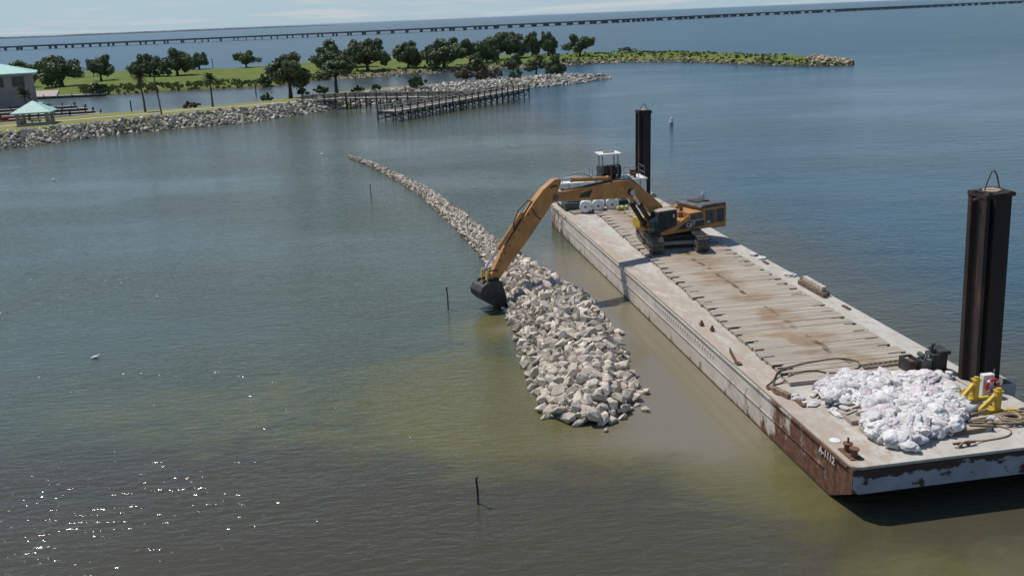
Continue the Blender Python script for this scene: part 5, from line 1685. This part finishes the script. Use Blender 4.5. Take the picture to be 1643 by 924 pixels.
# ------------------------------------------------------------------ white sacks on the bow
sack_me = []; pink_me = []
for k in range(10):
    g = random.Random(500 + k)
    bm = bmesh.new()
    bmesh.ops.create_icosphere(bm, subdivisions=3 if k < 7 else 4, radius=1.0)
    o1 = Vector((g.uniform(0, 50), g.uniform(0, 50), g.uniform(0, 50)))
    for v_ in bm.verts:
        p = v_.co.copy()
        n1 = noise.noise(p * 1.1 + o1)
        rid = 1 - abs(noise.noise(p * 2.0 + o1 * 1.3)) * 2
        rid2 = 1 - abs(noise.noise(p * 5.2 + o1 * 0.7)) * 2
        rid3 = 1 - abs(noise.noise(p * 9.5 + o1 * 1.9)) * 2
        d = 0.92 + 0.40 * n1 + 0.20 * rid + 0.13 * rid2 + 0.06 * rid3
        q = Vector((p.x * 1.0 * d, p.y * 0.8 * d, p.z * 0.55 * d))
        if p.x > 0.75:                      # gathered neck
            kx = (p.x - 0.75) / 0.25
            q.x += 0.25 * kx; q.y *= 1 - 0.6 * kx; q.z *= 1 - 0.5 * kx
        jt = 0.085 if k < 7 else 0.05
        v_.co = q + Vector((g.uniform(-jt, jt), g.uniform(-jt, jt), g.uniform(-jt, jt) * 0.8))
    for key, lst in (('sack', sack_me), ('sack_pink', pink_me)):
        me = bpy.data.meshes.new('sack'); bm.to_mesh(me); me.materials.append(MT[key])
        me.polygons.foreach_set('use_smooth', [k % 3 == 0] * len(me.polygons))
        lst.append(me)
    bm.free()
rg = random.Random(31)
HEAP = [(2.3, 7.6), (3.4, 8.4), (5.0, 8.7), (5.65, 8.2), (7.1, 8.2), (7.8, 7.6), (8.7, 7.0), (8.4, 5.6), (7.9, 4.4), (7.3, 3.0), (5.9, 1.8), (4.5, 1.5), (2.7, 1.0), (2.2, 1.3), (2.15, 2.4), (2.2, 3.5), (3.1, 4.3), (3.3, 5.3), (2.0, 5.9)]


def inside(x, y, poly):
    c = False
    for i in range(len(poly)):
        (x0, y0), (x1, y1) = poly[i], poly[i - 1]
        if (y0 > y) != (y1 > y) and x < (x1 - x0) * (y - y0) / (y1 - y0) + x0:
            c = not c
    return c


def edge_d(x, y, poly):
    best = 9
    for i in range(len(poly)):
        a = Vector(poly[i]); b = Vector(poly[i - 1]); d = b - a
        t = max(0, min(1, (Vector((x, y)) - a).dot(d) / d.length_squared))
        best = min(best, (a + d * t - Vector((x, y))).length)
    return best


sc_ = []
for _ in range(9000):
    t, s = rg.uniform(1.8, 9), rg.uniform(0.8, 9)
    if not inside(t, s, HEAP):
        continue
    r_ = rg.choice((0.13, 0.16, 0.19, 0.24, 0.34))
    if edge_d(t, s, HEAP) < r_ * 0.5:
        continue
    sc_.append((t, s, r_))
sc_.sort(key=lambda q: -q[2])
sc_ = scatter(sc_, 0.8, 0.56)
for (t, s, r_) in sc_:
    e = edge_d(t, s, HEAP)
    hgt = 0.24 + 0.27 * min(1, e / 0.8) * (0.75 + 1.1 * noise.noise(Vector((t * 0.6, s * 0.6, 4))))
    pink = rg.random() < 0.13
    where = 'front edge' if s < 2.3 else 'left rear lobe' if t < 4.6 and s > 5 else 'right flank' if t > 6.9 else 'rear edge' if s > 7 else 'middle'
    o = link('sack', rg.choice(pink_me if pink else sack_me))
    o.location = BL(t, s, DK + hgt + rg.uniform(-0.10, 0.14))
    o.rotation_euler = (rg.gauss(0, 0.3), rg.gauss(0, 0.3), rg.uniform(0, 6.28))
    o.scale = (r_ * 1.3, r_ * 1.2, r_ * rg.uniform(1.0, 1.6))
    if pink:
        tag(o, 'pinkish crumpled sack among white ones in the %s of the bow heap' % where, 'sack', 'pinkish sacks in the %s of the bow heap' % where)
    else:
        tag(o, 'crumpled white sack in the %s of the big heap on the bow' % where, 'sack', 'white sacks in the %s of the bow heap' % where)
for (t, s, r_, z_, rz, lab, pk) in ((7.3, 6.6, 0.62, 0.62, 0.2, 'largest bulging pinkish sack at the rear of the heap', True), (7.3, 4.3, 0.58, 0.50, 2.4, 'big full white sack at the right edge of the heap', False), (6.2, 5.0, 0.55, 0.62, 1.2, 'big smooth pinkish sack in the middle of the heap', True), (3.0, 1.05, 0.42, 0.22, 1.9, 'white sack slumped off the front corner of the heap', False), (8.05, 2.55, 0.26, 0.14, 0.4, 'small white bundle lying near the yellow stands', False)):
    o = link('sack', (pink_me if pk else sack_me)[int(t * 3) % 10])
    o.location = BL(t, s, DK + z_); o.rotation_euler = (0.1, -0.1, rz); o.scale = (r_ * 1.1, r_, r_ * 0.85)
    tag(o, lab, 'sack')
# scraps left of the heap
for i in range(16):
    t, s = rg.uniform(1.0, 3.0), rg.uniform(4.6, 7.6)
    if t < 1.5 and s < 5.6:
        continue
    o = link('sack_scrap', rg.choice(sack_me)); q = rg.uniform(0.10, 0.24)
    o.location = BL(t, s, DK + (0.27 if t > 2.1 else 0.06)); o.rotation_euler = (0, 0, rg.uniform(0, 6)); o.scale = (q * 1.4, q, q * 0.6)
    tag(o, 'small torn scrap of white sacking strewn left of the heap', 'scrap', 'sacking scraps beside the heap')
for i in range(9):
    t, s, a = rg.uniform(1.8, 3.0), rg.uniform(4.4, 6.8), rg.uniform(-0.6, 0.6)
    o = MB().box((0, 0, 0), (rg.uniform(0.6, 1.3), 0.14, 0.04)).build('loose_board', MT['timber'] if i % 2 else MT['old_wood'])
    put(o, BL(t - 0.4, s, DK + 0.23 + 0.05 * i), BA + a)
    o.location.z = DK + 0.225 + 0.045 * (i % 3)
    tag(o, 'short broken board in the litter left of the sack heap', 'board', 'broken boards beside the heap')

# ------------------------------------------------------------------ bow gear
pu = thing('power_unit', 'black diesel power unit on a skid behind the sacks', 'pump', BL(7.6, 8.2, DK), BA)
MB().box((0, 0, 0.02), (2.3, 1.1, 0.18)).build('skid', MT['rust'], pu)
MB().box((0.0, 0.05, 0.185), (0.10, 1.05, 0.85)).box((0.55, 0.05, 0.185), (0.65, 1.05, 0.85)).box((0.101, 0.05, 0.75), (0.549, 0.15, 0.85)).box((0.101, 0.95, 0.75), (0.549, 1.05, 0.85)).build('end_frame', MT['black'], pu)
MB().box((0.15, 0.2, 0.19), (0.52, 0.9, 0.70)).build('battery_box', MT['rust'], pu)
eb = MB().box((0.7, 0.25, 0.19), (1.35, 0.85, 0.75))
for i in range(4):
    eb.cyl((0.78 + i * 0.16, 0.55, 0.75), (0.78 + i * 0.16, 0.55, 0.88), 0.06, 8)
eb.build('engine', MT['grey_steel'], pu)
MB().cyl((0.95, 0.3, 0.95), (0.95, 0.8, 0.95), 0.12, 12).build('air_filter', MT['green_paint'], pu)
MB().tube([(0.85, 0.15, 0.8), (0.85, 0.1, 1.1), (0.95, 0.1, 1.25), (1.05, 0.1, 1.1), (1.0, 0.1, 0.95)], 0.02, 6).build('hand_crank', MT['chrome'], pu)
MB().box((1.38, 0.15, 0.19), (2.15, 0.95, 1.02)).box((1.62, 0.05, 1.025), (2.25, 1.05, 1.22)).build('radiator_housing', MT['black'], pu, bevel=0.02)
MB().cyl((1.5, 0.55, 1.03), (1.5, 0.55, 1.42), 0.07, 10).tube([(1.5, 0.55, 1.4), (1.52, 0.55, 1.46), (1.62, 0.55, 1.5)], 0.07, 10).build('exhaust_pipe', MT['black'], pu)
for i, (t, s, lab) in enumerate(((8.95, 7.85, 'left white bucket with a blue label by the spud'), (9.35, 7.6, 'right white bucket with a blue label by the spud'))):
    b_ = thing('plastic_bucket', lab, 'bucket', BL(t, s, DK), BA, 'white buckets beside the spud')
    MB().lathe([(0.14, 0.0), (0.165, 0.33), (0.18, 0.34), (0.18, 0.38)], 16).build('pail', MT['white_plastic'], b_)
    MB().lathe([(0.158, 0.10), (0.172, 0.24)], 16).build('blue_band', MT['blue'], b_)
    MB().tube([(-0.17, 0, 0.33), (-0.12, -0.15, 0.22), (0, -0.21, 0.18), (0.12, -0.15, 0.22), (0.17, 0, 0.33)], 0.006, 5).build('bail_handle', MT['grey_steel'], b_)


def stand(t, s, rz, label):
    st_ = thing('yellow_stand', label, 'stand', BL(t, s, DK), BA + rz, 'yellow stands by the spud')
    MB().box((-0.13, -0.13, 0.0), (0.13, 0.13, 1.05)).build('post', MT['bright_yellow'], st_, bevel=0.015)
    MB().box((-0.17, -0.17, 1.052), (0.17, 0.17, 1.12)).lathe([(0.11, 0), (0.11, 0.10), (0.07, 0.10)], 12, Matrix.Translation((0, 0, 1.12))).build('saddle', MT['bright_yellow'], st_)
    MB().bar((-0.13, 0, 0.85), (-0.85, 0, 0.10), 0.20, 0.18, (0, 1, 0)).build('brace', MT['bright_yellow'], st_, bevel=0.01)
    MB().box((-1.0, -0.12, 0.002), (-0.135, 0.12, 0.15)).box((0.135, -0.10, 0.002), (0.95, 0.10, 0.15)).build('foot_beam', MT['bright_yellow'], st_, bevel=0.01)
    MB().box((-0.10, 0.135, 0.002), (0.10, 0.95, 0.15)).bar((0, 0.13, 0.7), (0, 0.8, 0.14), 0.14, 0.14).build('rear_leg', MT['bright_yellow'], st_, bevel=0.01)


stand(8.85, 4.85, 0.1, 'yellow steel stand close against the tall spud')
stand(8.95, 3.4, -0.1, 'yellow steel stand nearest the bow edge beside the rope pile')
rb = thing('ring_box', 'white cabinet standing on deck below the tall spud', 'cabinet', BL(9.75, 5.15, DK), BA)
MB().box((-0.28, 0, 0), (0.30, 0.3, 1.1)).build('cabinet', MT['white_paint'], rb, bevel=0.01)
MB().box((-0.25, -0.012, 0.05), (0.27, -0.001, 1.05)).build('door_panel', MT['white_paint'], rb)
MB().tube([(0.32, 0.15, 0.0), (0.34, 0.15, 1.2), (0.38, 0.15, 1.32)], 0.03, 6).build('side_pipe', MT['grey_steel'], rb)
lr = thing('life_ring', 'red life ring hung on the white cabinet', 'life ring', BL(9.86, 5.05, DK + 0.62), BA)
ring = MB(); pth = [(0.29 * math.cos(R(a)), -0.05, 0.29 * math.sin(R(a))) for a in range(0, 360, 15)]
ring.tube(pth, 0.085, 10, closed=True)
ring.build('ring', MT['red'], lr, smooth=True)
for a in (45, 135, 225, 315):
    p_ = [(0.29 * math.cos(R(a + d)), -0.05, 0.29 * math.sin(R(a + d))) for d in (-9, 0, 9)]
    MB().tube(p_, 0.089, 10, caps=False).build('white_band', MT['white_plastic'], lr, smooth=True)
lad = thing('lying_ladder', 'long ladder lying flat on the mats behind the sacks', 'ladder', BL(5.75, 9.35, MATZ), BA + 0.05)
for yy in (0.0, 0.46):
    MB().box((0, yy, 0.01), (2.75, yy + 0.06, 0.09)).build('side_rail', MT['old_wood'], lad)
for i in range(9):
    MB().cyl((0.2 + i * 0.29, 0.055, 0.05), (0.2 + i * 0.29, 0.465, 0.05), 0.025, 7).build('rung', MT['grey_steel'], lad)


def hose(name, label, pts, r_, material, cat, zlow=None):
    P = [Vector(p) for p in pts]
    fine = []
    for i in range(len(P) - 1):
        p0 = P[max(i - 1, 0)]; p1 = P[i]; p2 = P[i + 1]; p3 = P[min(i + 2, len(P) - 1)]
        for k in range(6):
            t = k / 6
            fine.append(0.5 * ((2 * p1) + (p2 - p0) * t + (2 * p0 - 5 * p1 + 4 * p2 - p3) * t * t + (3 * p1 - p0 - 3 * p2 + p3) * t ** 3))
    fine.append(P[-1])
    o = MB().tube(fine, r_, 6).build(name, material, smooth=True, fix=False)
    put(o, (BX, BY, DK), BA)
    return tag(o, label, cat)


def hz(t, s):
    return 0.255 if (s > 8.8 and t > interp([(8.7, 1.4), (25, 2.0)], s)) else 0.05


H1 = [(3.81, 9.34), (4.45, 9.25), (5.32, 9.46), (5.8, 9.88), (5.99, 10.4), (5.68, 10.87), (5.11, 11.13), (4.01, 11.05), (2.83, 10.81), (1.75, 10.37), (1.19, 9.89), (0.62, 9.03), (0.22, 8.59), (0.25, 8.97), (0.86, 9.54), (1.53, 10.25), (2.4, 10.5), (1.6, 10.6)]
hose('wire_cable', 'long rusty cable looping across the mats to the deck edge', [(t, s, hz(t, s)) for t, s in H1], 0.035, MT['cable'], 'cable')
H2 = [(3.69, 9.41), (3.36, 9.77), (2.72, 9.86), (1.92, 9.63), (1.21, 9.21), (0.69, 9.01), (0.34, 8.45), (0.3, 7.97), (0.55, 7.73)]
hose('rubber_hose', 'brown hose curling off the mat corner beside the cable loop', [(t, s, hz(t, s)) for t, s in H2], 0.04, MT['cable'], 'hose')
hose('mooring_line', 'tan mooring line snaking along the bow from the cleat', [(5.07, 0.55, 0.05), (5.5, 0.70, 0.22), (6.51, 0.9, 0.05), (7.54, 1.0, 0.05), (8.05, 1.24, 0.05), (8.29, 1.64, 0.05), (8.01, 2.05, 0.05), (7.6, 2.1, 0.05)], 0.035, MT['rope'], 'rope')
rpl = []
g = random.Random(4)
for i in range(46):
    a = i * 1.15
    rpl.append((9.0 + (0.55 + 0.35 * math.sin(i * 0.7)) * math.cos(a) * 1.3 + g.uniform(-0.1, 0.1), 2.45 + (0.45 + 0.2 * math.cos(i)) * math.sin(a), 0.05 + 0.0045 * i))
hose('rope_pile', 'tangled tan rope heaped at the foot of the yellow stands', rpl, 0.05, MT['rope'], 'rope')
rpl = []
for i in range(22):
    a = i * 1.3
    rpl.append((10.2 + 0.45 * math.cos(a) + g.uniform(-0.08, 0.08), 2.9 + 0.35 * math.sin(a), 0.05 + 0.006 * i))
hose('rope_coil', 'frayed rope coil nearest the right deck edge at the bow', rpl, 0.05, MT['rope'], 'rope')
for i in range(5):
    o = MB().box((0, 0, 0), (1.0 + 0.15 * i, 0.16, 0.05)).build('scrap_board', MT['old_wood'] if i != 2 else MT['timber'])
    put(o, BL(6.6 + 0.12 * i, 2.0 + 0.24 * i, DK + 0.23 + (0.06 if i % 2 else 0)), BA + (-0.35 + 0.22 * i))
    tag(o, 'brown board right of the sack heap, %s from the bow edge' % ordinal(i + 1), 'board', 'boards at the right of the heap')
o = MB().prism([(0, 0), (2.3, 0), (2.2, 0.16), (0, 0.22)], 0, 0.22).build('timber_beam', MT['old_wood'], bevel=0.02)
put(o, BL(5.4, 1.62, DK), BA + 0.06); tag(o, 'heavy brown beam along the front of the sack heap', 'beam')
for (t, s, L_, z_, lab) in ((10.05, 21.9, 3.5, 0, 'outer heavy timber lying along the right deck edge'), (10.38, 22.2, 3.6, 0, 'inner heavy timber lying along the right deck edge'), (10.2, 22.4, 2.8, 0.31, 'upper timber stacked on two others at the right deck edge')):
    o = MB().box((0, 0, 0), (0.3, L_, 0.3)).build('timber_beam', MT['old_wood'] if z_ == 0 else MT['timber'], bevel=0.02)
    put(o, BL(t, s, DK + z_ + 0.003), BA + (0.02 if z_ == 0 else -0.02)); tag(o, lab, 'beam')
for (t, s, q, lab) in ((10.4, 33.6, 0.5, 'white lumpy sack on the right deck edge, farther of two near the excavator'), (10.55, 32.4, 0.45, 'white lumpy sack on the right deck edge, nearer of two by the excavator'), (10.45, 27.5, 0.55, 'white sack alone on the right deck edge behind the timbers')):
    o = link('sack', sack_me[int(s) % 10]); o.location = BL(t, s, DK + 0.09); o.rotation_euler = (0, 0, s); o.scale = (q * 0.62, q * 0.7, q * 0.35)
    tag(o, lab, 'sack')
o = MB().box((0, 0, 0), (0.26, 1.1, 0.24)).box((0.04, 1.11, 0.0), (0.30, 1.5, 0.14)).build('timber_block', MT['old_wood'])
put(o, BL(0.55, 7.3, DK + 0.003), BA + 0.25); tag(o, 'short brown timber block beside the hose end on the left deck', 'block')

# ------------------------------------------------------------------ stakes, buoy and gulls on the lake
for (x, y, hgt, lab) in ((-1.9, 37.2, 1.25, 'thin dark stake in the open water nearest the camera'), (-4.8, 66.3, 1.65, 'thin dark stake in the water left of the bucket'), (-16.7, 112.7, 1.7, 'thin dark stake left of the far breakwater tail')):
    o = MB().tube([(0, 0, -1), (0.01, 0, hgt * 0.5), (-0.02, 0, hgt)], [0.055, 0.05, 0.05], 8).lathe([(0.065, hgt), (0.065, hgt + 0.05), (0.03, hgt + 0.08)], 8).build('marker_stake', MT['pile_dark'])
    put(o, (x, y, 0)); tag(o, lab, 'stake', 'marker stakes in the lake')
by = thing('channel_buoy', 'small white buoy floating beyond the stern spud', 'buoy', (31.1, 176.4, 0), 0.3)
MB().lathe([(0.30, -0.3), (0.36, 0.0), (0.36, 0.45), (0.26, 0.85), (0.22, 1.25), (0.08, 1.32)], 14).build('float_body', MT['white_plastic'], by)
MB().lathe([(0.375, 0.12), (0.375, 0.28)], 14).build('dark_band', MT['pile_dark'], by)


def gull(x, y, rz, label):
    bm_ = MB(); prof_ = [(-0.26, 0.02, 0.10), (-0.16, 0.07, 0.11), (-0.02, 0.11, 0.11), (0.10, 0.10, 0.12), (0.17, 0.06, 0.17), (0.20, 0.05, 0.22), (0.25, 0.045, 0.23), (0.29, 0.012, 0.22)]
    for xx, rr, zz in prof_:
        bm_.v += [(xx, rr * math.cos(2 * math.pi * k / 8), zz + rr * 0.8 * math.sin(2 * math.pi * k / 8)) for k in range(8)]
    for i in range(len(prof_) - 1):
        for k in range(8):
            bm_.f.append((i * 8 + k, i * 8 + (k + 1) % 8, i * 8 + 8 + (k + 1) % 8, i * 8 + 8 + k))
    bm_.f += [tuple(range(8)), tuple(range(len(bm_.v) - 1, len(bm_.v) - 9, -1))]
    o = bm_.build('gull', MT['white_plastic'], smooth=True)
    put(o, (x, y, -0.03), rz); o.scale = (1.15, 1.15, 1.15)
    tag(o, label, 'bird', 'gulls floating on the lake')


gull(-27.8, 58.6, 0.4, 'white gull floating on the open water at lower left')
gull(-67.1, 138.0, 1.4, 'white gull floating on the water below the boulder bank at left')
gull(-30.4, 154.7, 2.4, 'white gull floating on the water beyond the breakwater tip')

# ------------------------------------------------------------------ humid air over the lake
hzm = bpy.data.materials.new('humid air')
hzm.use_nodes = True
hn = hzm.node_tree
for n_ in list(hn.nodes):
    if n_.type != 'OUTPUT_MATERIAL':
        hn.nodes.remove(n_)
pv_ = node(hn, 'ShaderNodeVolumePrincipled', {'Color': (0.80, 0.90, 1.0, 1.0), 'Density': 0.000014, 'Anisotropy': 0.2})
hn.links.new(pv_.outputs[0], hn.nodes['Material Output'].inputs['Volume'])
hb = MB().box((-60000, -3000, -2.5), (60000, 80000, 23.0)).build('haze', hzm)
tag(hb, 'thin humid haze over the lake', 'haze', kind='stuff')
